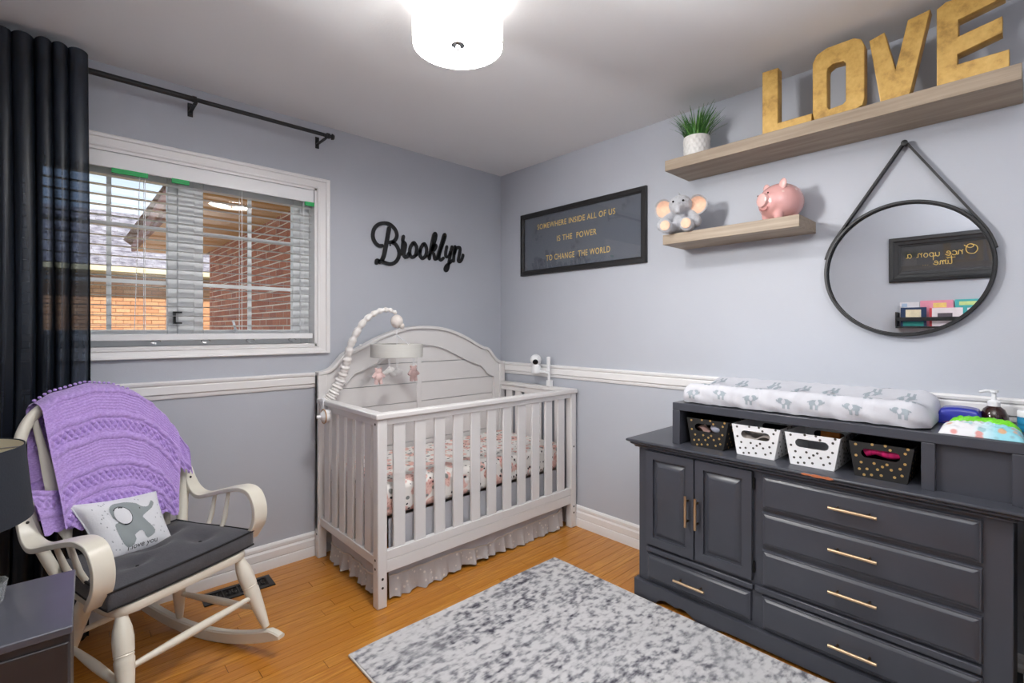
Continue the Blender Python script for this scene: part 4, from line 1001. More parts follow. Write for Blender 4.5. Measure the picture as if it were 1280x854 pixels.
# ------------------------------------------------------------------ script name sign on the window wall
ns = thing('name_sign', 'black cut-out script name sign mounted on the left wall above crib', 'sign', (-.7, E0, 1.8))
f = opart(ns, (-.7, E0, 1.8))
STROKES = [(0.0209,[(-0.983,1.794),(-1.007,1.792),(-1.033,1.812),(-1.046,1.847),(-1.038,1.89),(-1.01,1.922),(-0.969,1.937),(-0.929,1.934),(-0.895,1.91),(-0.881,1.878),(-0.887,1.851),(-0.905,1.831),(-0.932,1.821)]),(0.0212,[(-0.92,1.825),(-0.893,1.816),(-0.872,1.789),(-0.864,1.753),(-0.878,1.716),(-0.905,1.692),(-0.937,1.685),(-0.978,1.693),(-1.01,1.697)]),(0.0243,[(-0.935,1.909),(-0.942,1.877),(-0.95,1.833),(-0.96,1.785),(-0.971,1.736),(-0.988,1.698)]),(0.0228,[(-1.023,1.684),(-1.018,1.699),(-1.001,1.691)]),(0.0195,[(-0.833,1.872),(-0.837,1.842),(-0.82,1.825),(-0.821,1.801),(-0.829,1.762),(-0.823,1.741),(-0.805,1.745),(-0.791,1.771)]),(0.0162,[(-0.851,1.754),(-0.843,1.793),(-0.837,1.842)]),(0.0198,[(-0.761,1.838),(-0.783,1.805),(-0.786,1.761),(-0.767,1.744),(-0.742,1.765),(-0.735,1.81),(-0.753,1.84),(-0.767,1.833)]),(0.0201,[(-0.682,1.84),(-0.704,1.808),(-0.708,1.763),(-0.69,1.744),(-0.665,1.767),(-0.658,1.812),(-0.674,1.842),(-0.689,1.835)]),(0.0143,[(-0.748,1.754),(-0.722,1.773),(-0.703,1.803)]),(0.0203,[(-0.637,1.747),(-0.63,1.788),(-0.617,1.852),(-0.602,1.908),(-0.59,1.923),(-0.584,1.91),(-0.593,1.872),(-0.62,1.812)]),(0.0192,[(-0.622,1.803),(-0.593,1.844),(-0.583,1.836),(-0.597,1.812),(-0.614,1.799),(-0.6,1.78),(-0.593,1.75),(-0.576,1.754)]),(0.0146,[(-0.667,1.762),(-0.647,1.764),(-0.63,1.783)]),(0.0194,[(-0.576,1.755),(-0.559,1.802),(-0.538,1.862),(-0.521,1.913),(-0.512,1.927),(-0.508,1.914),(-0.521,1.875),(-0.545,1.815),(-0.559,1.767),(-0.545,1.747),(-0.524,1.762)]),(0.0186,[(-0.494,1.845),(-0.503,1.802),(-0.5,1.776),(-0.478,1.781),(-0.464,1.812)]),(0.0188,[(-0.451,1.849),(-0.464,1.795),(-0.477,1.735),(-0.486,1.693),(-0.5,1.678),(-0.508,1.688),(-0.5,1.71),(-0.471,1.735),(-0.444,1.756)]),(0.02,[(-0.424,1.853),(-0.432,1.81),(-0.437,1.75)]),(0.02,[(-0.432,1.798),(-0.414,1.841),(-0.388,1.851),(-0.38,1.839),(-0.388,1.797),(-0.395,1.76),(-0.384,1.751),(-0.366,1.769),(-0.354,1.8)]),]
sg_ = MB()
for wd, pts in STROKES:
    P = sp2(pts, 6); n = len(P); Lf = []; Rt = []
    for i in range(n):
        a, c_ = P[max(i - 1, 0)], P[min(i + 1, n - 1)]; dx, dz = c_[0] - a[0], c_[1] - a[1]; l_ = math.hypot(dx, dz) or 1
        h = wd * .56; Lf.append((P[i][0] - dz / l_ * h, P[i][1] + dx / l_ * h)); Rt.append((P[i][0] + dz / l_ * h, P[i][1] - dx / l_ * h))
    vs = []
    for i in range(n):
        for q in (Lf[i], Rt[i]): vs += [(q[0], E0 - .004, q[1]), (q[0], E0 - .011, q[1])]
    fs = []
    for i in range(n - 1):
        o_ = 4 * i; fs += [(o_ + 1, o_ + 3, o_ + 7, o_ + 5), (o_, o_ + 4, o_ + 6, o_ + 2), (o_, o_ + 1, o_ + 5, o_ + 4), (o_ + 2, o_ + 6, o_ + 7, o_ + 3)]
    fs += [(0, 2, 3, 1), (4 * n - 4, 4 * n - 3, 4 * n - 1, 4 * n - 2)]
    sg_.add(vs, fs)
    for q in (P[0], P[-1]): sg_.lathe([(wd * .54, E0 - .004), (wd * .54, E0 - .0105)], 14, axes((1, 0, 0), (0, 0, 1), (0, 1, 0), (q[0], 0, q[1])))
f('letters', sg_, M('sign_black', (20, 21, 25), .5), angle=50)
f('standoff', MB().box(-.93, -.92, E0 - .005, E0, 1.80, 1.81).box(-.60, -.59, E0 - .005, E0, 1.80, 1.81), BLACK)

# ------------------------------------------------------------------ what the mirror shows on the opposite wall
OW = axes((0, 1, 0), (0, 0, 1), (1, 0, 0), (XW, 0, 0))
op_ = thing('framed_picture', 'black framed picture with gold script on the opposite wall seen in the mirror', 'picture', (XW, -2.25, 1.888))
f = opart(op_, (XW, -2.25, 1.888))
frame_bars(f, -2.64, -1.866, 1.690, 2.086, .085, OW, BLACKW, [(0, 0), (0, .02), (.008, .028), (.03, .030), (.04, .022), (.062, .020), (.070, .014), (.085, .012), (.085, 0)])
p2 = f('print', MB().box(-2.56, -1.945, 1.77, 2.006, .004, .007, OW), slatem('charcoal_print', (58, 57, 60), (48, 47, 50)), smooth=False)
def scr(strokes, x0, zb_, s, rad_, mk):
    mb = MB()
    for st_ in strokes: mb.tube([mk(x0 + x * s, zb_ + y * s) for x, y in sp2(st_, 5)], rad_, 5, M=OW)
    return mb
GL = {'O': [[(.5, .95), (.1, .75), (.0, .35), (.25, 0), (.7, .1), (.85, .5), (.7, .9), (.4, .95), (.3, .7), (.6, .6), (1.0, .9)]], 'n': [[(0, .4), (.08, .42), (.08, 0)], [(.08, .25), (.25, .42), (.36, .35), (.36, .05), (.5, .05)]],
      'c': [[(.36, .36), (.2, .42), (.04, .25), (.1, .03), (.25, 0), (.42, .1)]], 'e': [[(.02, .2), (.3, .26), (.3, .4), (.15, .42), (.03, .22), (.12, .0), (.28, .02), (.45, .14)]],
      'u': [[(.04, .42), (.04, .1), (.16, 0), (.32, .12)], [(.34, .42), (.34, .08), (.48, .05)]], 'p': [[(.05, .42), (.05, -.38)], [(.05, .3), (.2, .42), (.36, .28), (.26, .03), (.06, .06)]],
      'o': [[(.2, .42), (.04, .28), (.08, .04), (.25, 0), (.36, .2), (.26, .4), (.2, .42)]], 'a': [[(.34, .36), (.14, .42), (.03, .18), (.14, .0), (.32, .12), (.35, .42)], [(.35, .42), (.35, .06), (.48, .04)]],
      't': [[(.2, .9), (.16, .12), (.26, .0), (.4, .06)], [(-.15, .68), (.6, .72)]], 'i': [[(.05, .42), (.05, .05), (.18, .03)], [(.06, .58), (.07, .62)]], 'm': [[(0, .42), (.06, .42), (.06, 0)], [(.06, .25), (.2, .42), (.28, .34), (.28, 0)], [(.28, .25), (.42, .42), (.5, .34), (.5, .05), (.62, .05)]], '.': [[(.04, .02), (.06, .03)]]}
WID = {'O': 1.05, 'm': .66, 'i': .2, '.': .2, 't': .42}
def word(txt, y0, zb_, s, rad_=.0032):
    mb = MB(); x = 0
    for ch in txt:
        if ch == ' ': x += .42; continue
        for st_ in GL[ch]: mb.tube([(y0 + (x + a) * s, zb_ + c_ * s, .0085) for a, c_ in sp2(st_, 5)], rad_, 5, M=OW)
        x += WID.get(ch, .46)
    return mb
f('lettering', word('Once upon a', -2.445, 1.898, .082), GOLDP, p2); f('lettering', word('time ...', -2.30, 1.826, .076), GOLDP, p2)
f('glazing', MB().box(-2.56, -1.945, 1.77, 2.006, .0105, .0115, OW), GLASSP, smooth=False)
lg = thing('book_ledge', 'black picture ledge with books on the opposite wall seen in the mirror', 'shelf', (XW, -2.3, 1.29))
f = opart(lg, (XW, -2.3, 1.29))
f('base', MB().box(XW, XW + .10, -2.85, -1.925, 1.284, 1.298), BLACKW, bevel=.002); f('back', MB().box(XW, XW + .012, -2.85, -1.925, 1.298, 1.42), BLACKW, bevel=.002)
f('lip', MB().box(XW + .088, XW + .10, -2.85, -1.925, 1.345, 1.378), BLACKW, bevel=.002)
for yy in (-2.846, -1.929): f('end_post', MB().box(XW + .012, XW + .10, yy - .006, yy + .006, 1.298, 1.378 if yy < -2 and yy < -2.5 else 1.425), BLACKW, bevel=.002)
def book(y0, y1, h, x, col, lab, extra=None, zb_=1.2985):
    t_ = thing('picture_book', lab, 'book', (XW + x, (y0 + y1) / 2, zb_), 0, 'picture books on the wall ledge'); g = opart(t_, (XW + x, (y0 + y1) / 2, zb_))
    g('cover', MB().box(XW + x, XW + x + .012, y0, y1, zb_, zb_ + h), M(t_.name + '_cover', col, .45, var=.08, vscale=14), bevel=.001)
    for (nm, a, b_, c_, d, cl) in (extra or []):
        g('cover_print', MB().add([(XW + x + .0125, y0 + (y1 - y0) * a, zb_ + h * c_), (XW + x + .0125, y0 + (y1 - y0) * b_, zb_ + h * c_), (XW + x + .0125, y0 + (y1 - y0) * b_, zb_ + h * d), (XW + x + .0125, y0 + (y1 - y0) * a, zb_ + h * d)], [(0, 1, 2, 3)]), M(nm, cl, .5, var=.1, vscale=40), fix=False, smooth=False)
book(-2.08, -1.945, .212, .018, (226, 222, 226), 'pale grey picture book at right end of the ledge', [('book_circle', .62, .9, .8, .95, (170, 190, 214))])
book(-2.30, -2.085, .222, .018, (232, 150, 172), 'pink picture book standing at the back of the ledge', [('book_rainbow', .2, .6, .72, .9, (240, 206, 120))])
book(-2.56, -2.31, .224, .018, (76, 178, 178), 'teal picture book standing at the back of the ledge', [('book_title', .3, .9, .78, .92, (206, 226, 150)), ('book_cloud', .2, .7, .45, .68, (240, 240, 244))])
book(-2.13, -1.955, .165, .05, (30, 54, 92), 'navy picture book with cream panel leaning in front on the ledge', [('book_panel', .2, .8, .35, .88, (236, 222, 190)), ('book_foot', .1, .9, .02, .25, (40, 150, 140))])
book(-2.36, -2.15, .155, .05, (238, 226, 230), 'white and pink picture book in front of the pink book', [('book_word', .3, .75, .5, .72, (90, 80, 90)), ('book_spine', .92, 1, 0, 1, (200, 60, 70))])
# ------------------------------------------------------------------ curtain rod and curtain
RY, RZ = -.10, 2.345
rd = thing('curtain_rod', 'black metal curtain rod on brackets above the window', 'curtain rod', (-2.0, RY, RZ))
f = opart(rd, (-2.0, RY, RZ))
f('rod', MB().tube([(-3.02, RY, RZ), (-2.0, RY, RZ)], .0125, 14), BLACK); f('inner_rod', MB().tube([(-2.0, RY, RZ), (-1.36, RY, RZ)], .010, 14), BLACK)
f('joint_ring', MB().tube([(-2.006, RY, RZ), (-1.99, RY, RZ)], .0145, 14), BLACK)
f('finial', MB().tube([(-1.375, RY, RZ), (-1.36, RY, RZ), (-1.358, RY, RZ), (-1.348, RY, RZ), (-1.346, RY, RZ), (-1.335, RY, RZ)], [.015, .015, .010, .010, .017, .014], 16), BLACK)
for xx in (-1.995, -1.385):
    f('bracket', MB().box(xx - .011, xx + .011, E0 - .004, E0, 2.30, 2.365).box(xx - .008, xx + .008, RY - .004, E0, RZ - .024, RZ - .018).box(xx - .008, xx + .008, RY - .017, RY - .012, RZ - .024, RZ).lathe([(.004, 0), (.003, .003)], 8, axes((1, 0, 0), (0, 0, 1), (0, -1, 0), (xx, E0 - .004, 2.315))), BLACK, bevel=.0015)
def curtm():
    m, nt, b = nodes('navy_satin'); v = coords(nt, (60, 60, 3)); n = noise(nt, v, 4, 3)
    nt.links.new(ramp(nt, n, [(.3, lin((8, 13, 20))), (.7, lin((14, 21, 31)))]), b.inputs['Base Color'])
    b.inputs['Roughness'].default_value = .38; b.inputs['Specular IOR Level'].default_value = .45
    bump(nt, b, noise(nt, coords(nt, (1, 1, .25)), 26, 3), .25, .008)
    tr = N(nt, 'ShaderNodeBsdfTransparent'); tr.inputs[0].default_value = (.55, .68, .9, 1)
    wv = N(nt, 'ShaderNodeLayerWeight'); wv.inputs[0].default_value = .25
    mx = N(nt, 'ShaderNodeMixShader'); rp2 = ramp(nt, wv.outputs['Facing'], [(.0, (.16,) * 3), (.15, (.05,) * 3), (.4, (0, 0, 0))])
    nt.links.new(rp2, mx.inputs[0]); nt.links.new(b.outputs[0], mx.inputs[1]); nt.links.new(tr.outputs[0], mx.inputs[2])
    nt.links.new(mx.outputs[0], nt.nodes['Material Output'].inputs[0]); return m
ct = thing('window_curtain', 'long dark navy satin curtain gathered at the left of the window', 'curtain', (-2.66, RY, 0))
f = opart(ct, (-2.66, RY, 0))
def cur(u, v):
    z = 2.405 - v * 2.385; x = -2.97 + u * .607 + (.008 * v + .012 * math.sin(v * 3 + 1) * v) * (1 if u > .5 else .4)
    amp = .021 * (1 + .25 * v) * (.75 + .25 * math.sin(u * 17 + 1)); ph = u * 2 * math.pi * 11.5 + .6 * math.sin(u * 23) + .5 * math.sin(v * 4 + u * 6) * v
    y = RY - .040 + amp * math.sin(ph) + .006 * math.sin(ph * 2.3 + v * 5) * v; x += .012 * math.cos(ph) * (1 - .3 * v)
    if v < .05: z -= .012 * (1 + math.sin(ph)) * (1 - v / .05) * .5
    return (x, y, z)
f('fabric', MB().grid(240, 60, cur), curtm(), fix=False)
gm = MB()
for k in range(11):
    u = (k + .3) / 11.5; p = cur(u, .025)
    gm.tube([(p[0], p[1] + .004, RZ + .04), (p[0], RY + .017, RZ + .02), (p[0], RY + .017, RZ - .02), (p[0], p[1] + .004, RZ - .04)], .002, sq=True, ry=.012)
f('back_tab', gm, M('tab_cloth', (24, 30, 40), .8))

# ------------------------------------------------------------------ rocking chair
CO = (-2.191, -.5767); CT = R(-65.79)
rc = thing('rocking_chair', 'cream painted bow-back wooden rocking chair near the window wall', 'chair', (CO[0], CO[1], 0), CT)
f = opart(rc, (0, 0, 0))
# seat
def seat_outline(k=1.0, d=0):
    return sp2([(.180 + d, -.10 * k), (.176 + d, -.20 * k - d), (.13, -.235 * k - d), (-.02, -.225 * k - d), (-.17, -.195 * k - d), (-.205 - d, -.12 * k), (-.21 - d, 0), (-.205 - d, .12 * k), (-.17, .195 * k + d), (-.02, .225 * k + d), (.13, .235 * k + d), (.176 + d, .20 * k + d), (.180 + d, .10 * k), (.182 + d, 0)], 5, True)
f('seat', MB().plate(seat_outline(), [], .034, Matrix.Translation((0, 0, .387)), bev=.008), CHAIRW)
legp = [(0, .014), (.06, .017), (.16, .024), (.26, .027), (.36, .026), (.40, .0255), (.405, .0235), (.42, .0255), (.44, .0235), (.46, .0255), (.5, .025), (.7, .021), (.85, .017), (.93, .014), (1, .012)]
def turned(p0, p1, prof, sc=1.0, seg=14):
    a, b_ = Vector(p0), Vector(p1); return MB().tube([a + (b_ - a) * t for t, r in prof], [r * sc for t, r in prof], seg)
fl = {}; rl = {}
for s_ in (-1, 1):
    fl[s_] = ((.150, s_ * .205, .375), (.255, s_ * .244, .105)); rl[s_] = ((-.13, s_ * .150, .375), (-.205, s_ * .208, .052))
    f('leg', turned(*fl[s_], legp, 1.08), CHAIRW); f('leg', turned(*rl[s_], legp, 1.0), CHAIRW)
    rp_pts = []
    for k in range(33):
        a = -.50 + k * .83 / 32; b_ = s_ * (.196 + (a + .30) * .085); zb = (a + .06) ** 2 / 2.06
        rp_pts.append((a, b_, zb))
    vs = []; n = len(rp_pts)
    for i, (a, b_, zb) in enumerate(rp_pts):
        hh = .046 * min(1, .35 + 3.0 * min(i, n - 1 - i) / 8) if min(i, n - 1 - i) < 2 else .046
        for db, dz in ((-.015, .004), (-.011, 0), (.011, 0), (.015, .004), (.015, hh - .005), (.010, hh), (-.010, hh), (-.015, hh - .005)): vs.append((a, b_ + db, zb + dz))
    fs = [(8 * i + k, 8 * i + (k + 1) % 8, 8 * i + 8 + (k + 1) % 8, 8 * i + 8 + k) for i in range(n - 1) for k in range(8)] + [tuple(range(8)), tuple(reversed(range(8 * n - 8, 8 * n)))]
    f('rocker', MB().add(vs, fs), CHAIRW, angle=35)
stp = [(0, .008), (.1, .010), (.35, .014), (.5, .015), (.65, .014), (.9, .010), (1, .008)]
def lerp(seg, t): return tuple(Vector(seg[0]) + (Vector(seg[1]) - Vector(seg[0])) * t)
f('stretcher', turned(lerp(fl[-1], .56), lerp(fl[1], .56), stp, 1.0), CHAIRW)
for s_ in (-1, 1): f('stretcher', turned(lerp(rl[s_], .62), lerp(fl[s_], .74), stp, .95), CHAIRW)
f('stretcher', turned(lerp(rl[-1], .5), lerp(rl[1], .5), stp, .9), CHAIRW)
hoop = spline([(-.185, -.200, .395), (-.235, -.240, .53), (-.262, -.258, .64), (-.295, -.268, .78), (-.315, -.262, .89), (-.333, -.210, .978), (-.345, -.105, 1.022), (-.346, -.01, 1.028), (-.338, .09, .990), (-.318, .18, .908), (-.290, .235, .79), (-.258, .254, .64), (-.232, .238, .53), (-.185, .200, .395)], 8)
f('bow_back', MB().tube(hoop, .0165, 14, ry=.0205), CHAIRW)
def hoop_at(b):
    best = None
    for p in hoop:
        if p.z > .7 and (best is None or abs(p.y - b) < abs(best.y - b)): best = p
    return best
for b_ in (-.195, -.118, -.04, .04, .118, .185):
    tp = hoop_at(b_ * 1.12); bt_ = Vector((-.185 + (.006 if abs(b_) < .1 else .0), b_ * .80, .40)); prof = [(0, .009), (.10, .010), (.24, .012), (.30, .023), (.38, .027), (.50, .026), (.66, .020), (.80, .013), (1, .009)]
    f('back_slat', MB().tube([bt_ + (Vector(tp) - bt_) * t for t, r in prof], [r for t, r in prof], 12, ry=[.009, .010, .010, .009, .008, .008, .008, .0085, .009], up=(0, 1, 0)), CHAIRW)
for s_ in (-1, 1):
    ap_ = spline([(-.262, s_ * .276, .665), (-.240, s_ * .277, .615), (-.205, s_ * .277, .575), (-.150, s_ * .277, .560), (-.06, s_ * .277, .584), (.04, s_ * .276, .612), (.105, s_ * .275, .622), (.155, s_ * .274, .606), (.183, s_ * .273, .555), (.180, s_ * .272, .495), (.150, s_ * .270, .445), (.135, s_ * .268, .425)], 6)
    n = len(ap_); wds = [(.030 if i / n > .25 else .018 + .048 * i / n) for i in range(n)]
    f('arm', MB().tube(ap_, .0085, sq=True, up=None, ry=None) if False else MB().add(*(lambda P: (
        sum([[(p + nn * .0085 + Vector((0, wd, 0))), (p + nn * .0085 - Vector((0, wd, 0))), (p - nn * .0085 - Vector((0, wd, 0))), (p - nn * .0085 + Vector((0, wd, 0)))] for p, nn, wd in P], []),
        [(4 * i + k, 4 * i + (k + 1) % 4, 4 * i + 4 + (k + 1) % 4, 4 * i + 4 + k) for i in range(len(P) - 1) for k in range(4)] + [(0, 1, 2, 3), tuple(reversed(range(4 * len(P) - 4, 4 * len(P))))]))(
        [(ap_[i], (lambda t: Vector((-t.z, 0, t.x)).normalized())(ap_[min(i + 1, n - 1)] - ap_[max(i - 1, 0)]), wds[i]) for i in range(n)])), CHAIRW, bevel=.004)
    for a in (-.075, .005):
        zt = .578 if a < -.03 else .598
        f('arm_spindle', MB().tube([(a + .02, s_ * .205, .40), (a + .008, s_ * .25, .50), (a, s_ * .272, zt)], [.007, .010, .007], 10), CHAIRW)
    for zz in (.650, .628): f('screw', MB().ell((-.262 + (.665 - zz) * .45 + .010, s_ * .274, zz), (.004, .005, .005), 8, 6), BOLT)

CHM = Matrix.Translation((CO[0], CO[1], 0)) @ Matrix.Rotation(CT, 4, 'Z')
# seat cushion
cu_ = thing('seat_cushion', 'dark grey tufted box seat cushion on the rocking chair', 'cushion', (CO[0], CO[1], .405), CT)
f = opart(cu_, (0, 0, 0)); CUSH = M('charcoal_cloth', (74, 74, 79), .92, var=.08, vscale=40, bs=.3, bscale=220, sheen=.2); PIPE = M('black_piping', (26, 26, 29), .8)
def cq(s_, t_):
    """-1..1 square to the cushion plan: s front, t left"""
    k = 1 - .06 * (s_ * s_ * t_ * t_); a = -.018 + .20 * s_ * (1 - .05 * t_ * t_); w_ = .232 + .030 * s_
    return a, w_ * t_ * (1 - .03 * s_ * s_)
def ctop(u, v):
    s_, t_ = u * 2 - 1, v * 2 - 1; a, b_ = cq(s_, t_); e = max(0, 1 - max(abs(s_), abs(t_)) ** 6)
    puff = .026 * (1 - s_ ** 4) * (1 - t_ ** 4)
    for (ps, pt_) in ((-.45, -.45), (-.45, .45), (.42, -.45), (.42, .45), (0, 0)): puff -= .025 * math.exp(-(((s_ - ps) / .20) ** 2 + ((t_ - pt_) / .20) ** 2))
    puff -= .022 * math.exp(-((s_ + .35) / .4) ** 2 - (t_ / .55) ** 2)
    puff += .005 * math.sin(s_ * 5 + t_ * 4) * e
    cl = .014 * (s_ < -.5) * (abs(s_) - .5) * abs(t_) ** 2
    return (a, b_, .060 + puff + cl)
def cside(k):
    def g(u, v):
        q = u * 2 - 1; s_, t_ = ((1, q), (q, 1), (-1, q), (q, -1))[k]; a, b_ = cq(s_, t_); bulge = .006 * math.sin(v * math.pi) * (1 - q ** 8)
        o_ = ((1, 0), (0, 1), (-1, 0), (0, -1))[k]; z1 = ctop((s_ + 1) / 2, (t_ + 1) / 2)[2]
        return (a + o_[0] * bulge, b_ + o_[1] * bulge, .003 + (z1 - .003) * v)
    return g
cb = MB().grid(48, 48, ctop).grid(2, 2, lambda u, v: (*cq(u * 2 - 1, v * 2 - 1), .003))
for k in range(4): cb.grid(40, 6, cside(k))
bmc = f('cushion_body', cb, CUSH); wm = bmc.modifiers.new('weld', 'WELD'); wm.merge_threshold = .0006
edge = [(1, q / 10) for q in range(-10, 10)] + [(-q / 10, 1) for q in range(-10, 10)] + [(-1, -q / 10) for q in range(-10, 10)] + [(q / 10, -1) for q in range(-10, 10)]
f('piping', MB().tube([(*cq(s_, t_), ctop((s_ + 1) / 2, (t_ + 1) / 2)[2]) for s_, t_ in edge], .0042, 6, True), PIPE); f('piping', MB().tube([(*cq(s_, t_), .006) for s_, t_ in edge], .0042, 6, True), PIPE)
for (ps, pt_) in ((-.45, -.45), (-.45, .45), (.42, -.45), (.42, .45)):
    p = ctop((ps + 1) / 2, (pt_ + 1) / 2); f('tuft', MB().ell((p[0], p[1], p[2] + .001), (.006, .006, .003), 10, 6), PIPE)

# little elephant pillow
pi_ = thing('small_pillow', 'small white pillow with a grey elephant and I love you, leaning on blanket', 'pillow', (CO[0], CO[1], 0), CT)
f = opart(pi_, (0, 0, 0))
PC = [Vector((-.196, -.178, .656)), Vector((-.170, .090, .628)), Vector((-.072, .100, .432)), Vector((-.082, -.130, .445))]   # TL TR BR BL
PN = ((PC[1] - PC[0]).cross(PC[0] - PC[3])).normalized() 
if PN.x < 0: PN = -PN
def pil(x, y, sg=1, off=0):
    """x 0..1 left to right, y 0..1 bottom to top"""
    s_, t_ = 2 * x - 1, 2 * y - 1
    xe = .5 + .5 * s_ * (1 - .07 * (1 - t_ * t_)); ye = .5 + .5 * t_ * (1 - .07 * (1 - s_ * s_))
    p = PC[3] * (1 - xe) * (1 - ye) + PC[2] * xe * (1 - ye) + PC[1] * xe * ye + PC[0] * (1 - xe) * ye
    h = .046 * (max(0, 1 - s_ ** 4) * max(0, 1 - t_ ** 4)) ** .55 * (.8 if sg < 0 else 1) + .0015 * math.sin(x * 22 + y * 9) * (1 - s_ * s_) * (1 - t_ * t_)
    return p + PN * (sg * h + off)
PW_ = M('pillow_white', (228, 229, 234), .9, bs=.2, bscale=140)
f('case', MB().grid(40, 32, lambda u, v: pil(u, v)).grid(40, 32, lambda u, v: pil(u, v, -1)), PW_)
f('edge_seam', MB().tube([pil(*q) for q in [(k / 16, 0) for k in range(16)] + [(1, k / 16) for k in range(16)] + [(1 - k / 16, 1) for k in range(16)] + [(0, 1 - k / 16) for k in range(16)]], .0028, 6, True), PW_)
GPR = M('elephant_grey', (150, 158, 160), .9); 
EB = sp2([(x - .06, y) for x, y in [(.30, .30), (.31, .52), (.37, .57), (.33, .66), (.34, .80), (.42, .89), (.56, .90), (.68, .84), (.74, .76), (.82, .74), (.87, .80), (.90, .83), (.92, .78), (.87, .70), (.78, .64), (.70, .58), (.72, .50), (.78, .34), (.77, .25), (.66, .19), (.63, .22), (.61, .34), (.50, .30), (.49, .22), (.42, .13), (.34, .14)]], 5, True)
f('elephant_applique', MB().mask(inpoly(EB), (.20, .90, .1, .95), 90, lambda x, y: pil(x, y, 1, .0014)), GPR, fix=False)
f('elephant_ear', MB().mask(lambda x, y: math.hypot((x - .395) / .105, (y - .66) / .155) < 1, (.27, .52, .48, .84), 50, lambda x, y: pil(x, y, 1, .006)), PW_, fix=False)
f('ear_edge', MB().tube([pil(.395 + .107 * math.cos(a), .66 + .158 * math.sin(a), 1, .004) for a in [2 * math.pi * k / 40 for k in range(28, 56)]], .0026, 5).tube([pil(.38 + k * .012, .80 + .006 * math.sin(k), 1, .0075) for k in range(5)], .002, 5), M('ink_grey', (70, 72, 76), .8))
f('lettering', MB().text('I love you', shear=.25, fitw=.44, fith=.105, bold=.008, mapf=lambda x, y: pil(.28 + x, .055 + y + .03 * x, 1, .0016)), M('ink_grey', (70, 72, 76), .8), fix=False, smooth=False)
dm = MB(); rr = random.Random(8)
for k in range(60):
    x, y = rr.uniform(.06, .95), rr.uniform(.08, .94)
    if inpoly(EB)(x, y) or math.hypot((x - .395) / .12, (y - .66) / .18) < 1 or (.34 < x < .84 and y < .2): continue
    dm.mask(lambda a, b_: math.hypot((a - x) / .007, (b_ - y) / .014) < 1, (x - .008, x + .008, y - .016, y + .016), 6, lambda a, b_: pil(a, b_, 1, .0012))
f('dot_print', dm, M('light_ink', (176, 180, 186), .9), fix=False, kind='stuff')
f('eye', MB().mask(lambda x, y: math.hypot((x - .64) / .008, (y - .735) / .012) < 1, (.63, .65, .72, .75), 8, lambda x, y: pil(x, y, 1, .0022)), M('ink_grey', (70, 72, 76), .8), fix=False)
f('ribbon_tag', MB().tube([pil(0, .5), pil(0, .5) + Vector((.0, -.02, .006)), pil(0, .5) + Vector((.0, -.034, .002))], .002, 5), WHITEP)

# knitted blanket
kb = thing('knitted_blanket', 'lilac purple cable-knit blanket draped over the back of the rocking chair', 'blanket', (CO[0], CO[1], 0), CT)
f = opart(kb, (0, 0, 0))
def knitm():
    m, nt, b = nodes('lilac_wool'); v = coords(nt, (1, 1, 1)); n = noise(nt, coords(nt, (60, 140, 260)), 1, 2)
    nt.links.new(ramp(nt, n, [(.3, lin((172, 140, 212))), (.7, lin((200, 170, 234)))]), b.inputs['Base Color'])
    b.inputs['Roughness'].default_value = .95; b.inputs['Sheen Weight'].default_value = .3; bump(nt, b, n, .35, .004); return m
KN = knitm()
def topz(b):
    ts = [(-.26, .93), (-.215, 1.012), (-.15, 1.045), (-.05, 1.066), (.03, 1.055), (.09, 1.028), (.14, .985), (.185, .928), (.215, .875), (.26, .78)]
    for (x0, z0), (x1, z1) in zip(ts, ts[1:]):
        if b <= x1:
            k = max(0, (b - x0) / (x1 - x0)); k = k * k * (3 - 2 * k) * .5 + k * .5; return z0 + (z1 - z0) * k
    return ts[-1][1]
def pat(x, d):
    """knit relief (m): x across, d down from the crest"""
    h = 0
    for c0, kind in ((.012, 'c'), (.105, 'c'), (.145, 'l'), (.185, 'c'), (.285, 'c'), (.325, 'l'), (.362, 'c'), (.41, 'l')):
        q = (d - c0 - .010 * math.sin(x * 9)) / (.013 if kind == 'c' else .021)
        if abs(q) < 1:
            if kind == 'c': h += .009 * (1 - q * q) * (.45 + .55 * abs(math.sin((x / .0125 + q * .75) * math.pi * .5 * 1.0)))
            else: h += .012 * (abs(math.sin(x / .021 * math.pi + q * 1.9)) * abs(math.sin(x / .021 * math.pi - q * 1.9))) * (1 - q ** 4) - .005 * (1 - q * q)
    if h == 0: h = .0010 * math.sin(d / .0055 * math.pi)
    return h
def fold(side, bl, br, bl2, br2, zl, zr, thick, nx, nz, lift=0.0):
    """front (side 1) or back (side -1) fall from the crest; edges b from (bl,br) at the top to (bl2,br2) at the hem"""
    def g(u, v):
        b0 = bl + (br - bl) * u; b1 = bl2 + (br2 - bl2) * u; b_ = b0 + (b1 - b0) * v ** 1.3
        zt = topz(b0); zb = zl + (zr - zl) * u + .010 * math.sin(u * 38) * (1 if v > .97 else v ** 6)
        z = zt + (zb - zt) * v; d = (zt - z)
        aback = -.150 - .29 * (z - .42) - .020; r = thick
        rnd = math.sqrt(max(0, 1 - (max(0, 1 - d / .03)) ** 2))
        a = aback + side * r * rnd + lift * v
        wob = .006 * math.sin(u * 7 + v * 4) * v + .005 * math.sin(u * 15 - v * 6) * v
        ed = min(u, 1 - u); edz = 0.004 * max(0, 1 - ed / .05)
        h = pat(u * (br - bl) , d) * min(1, ed / .03)
        return (a + side * (wob + h + edz), b_, z)
    return MB().grid(nx, nz, g)
f('front_fall', fold(1, -.214, .228, -.200, .172, .585, .520, .046, 190, 240), KN, fix=False)
f('back_fall', fold(-1, -.222, .212, -.262, .235, .60, .70, .036, 90, 110), KN, fix=False)
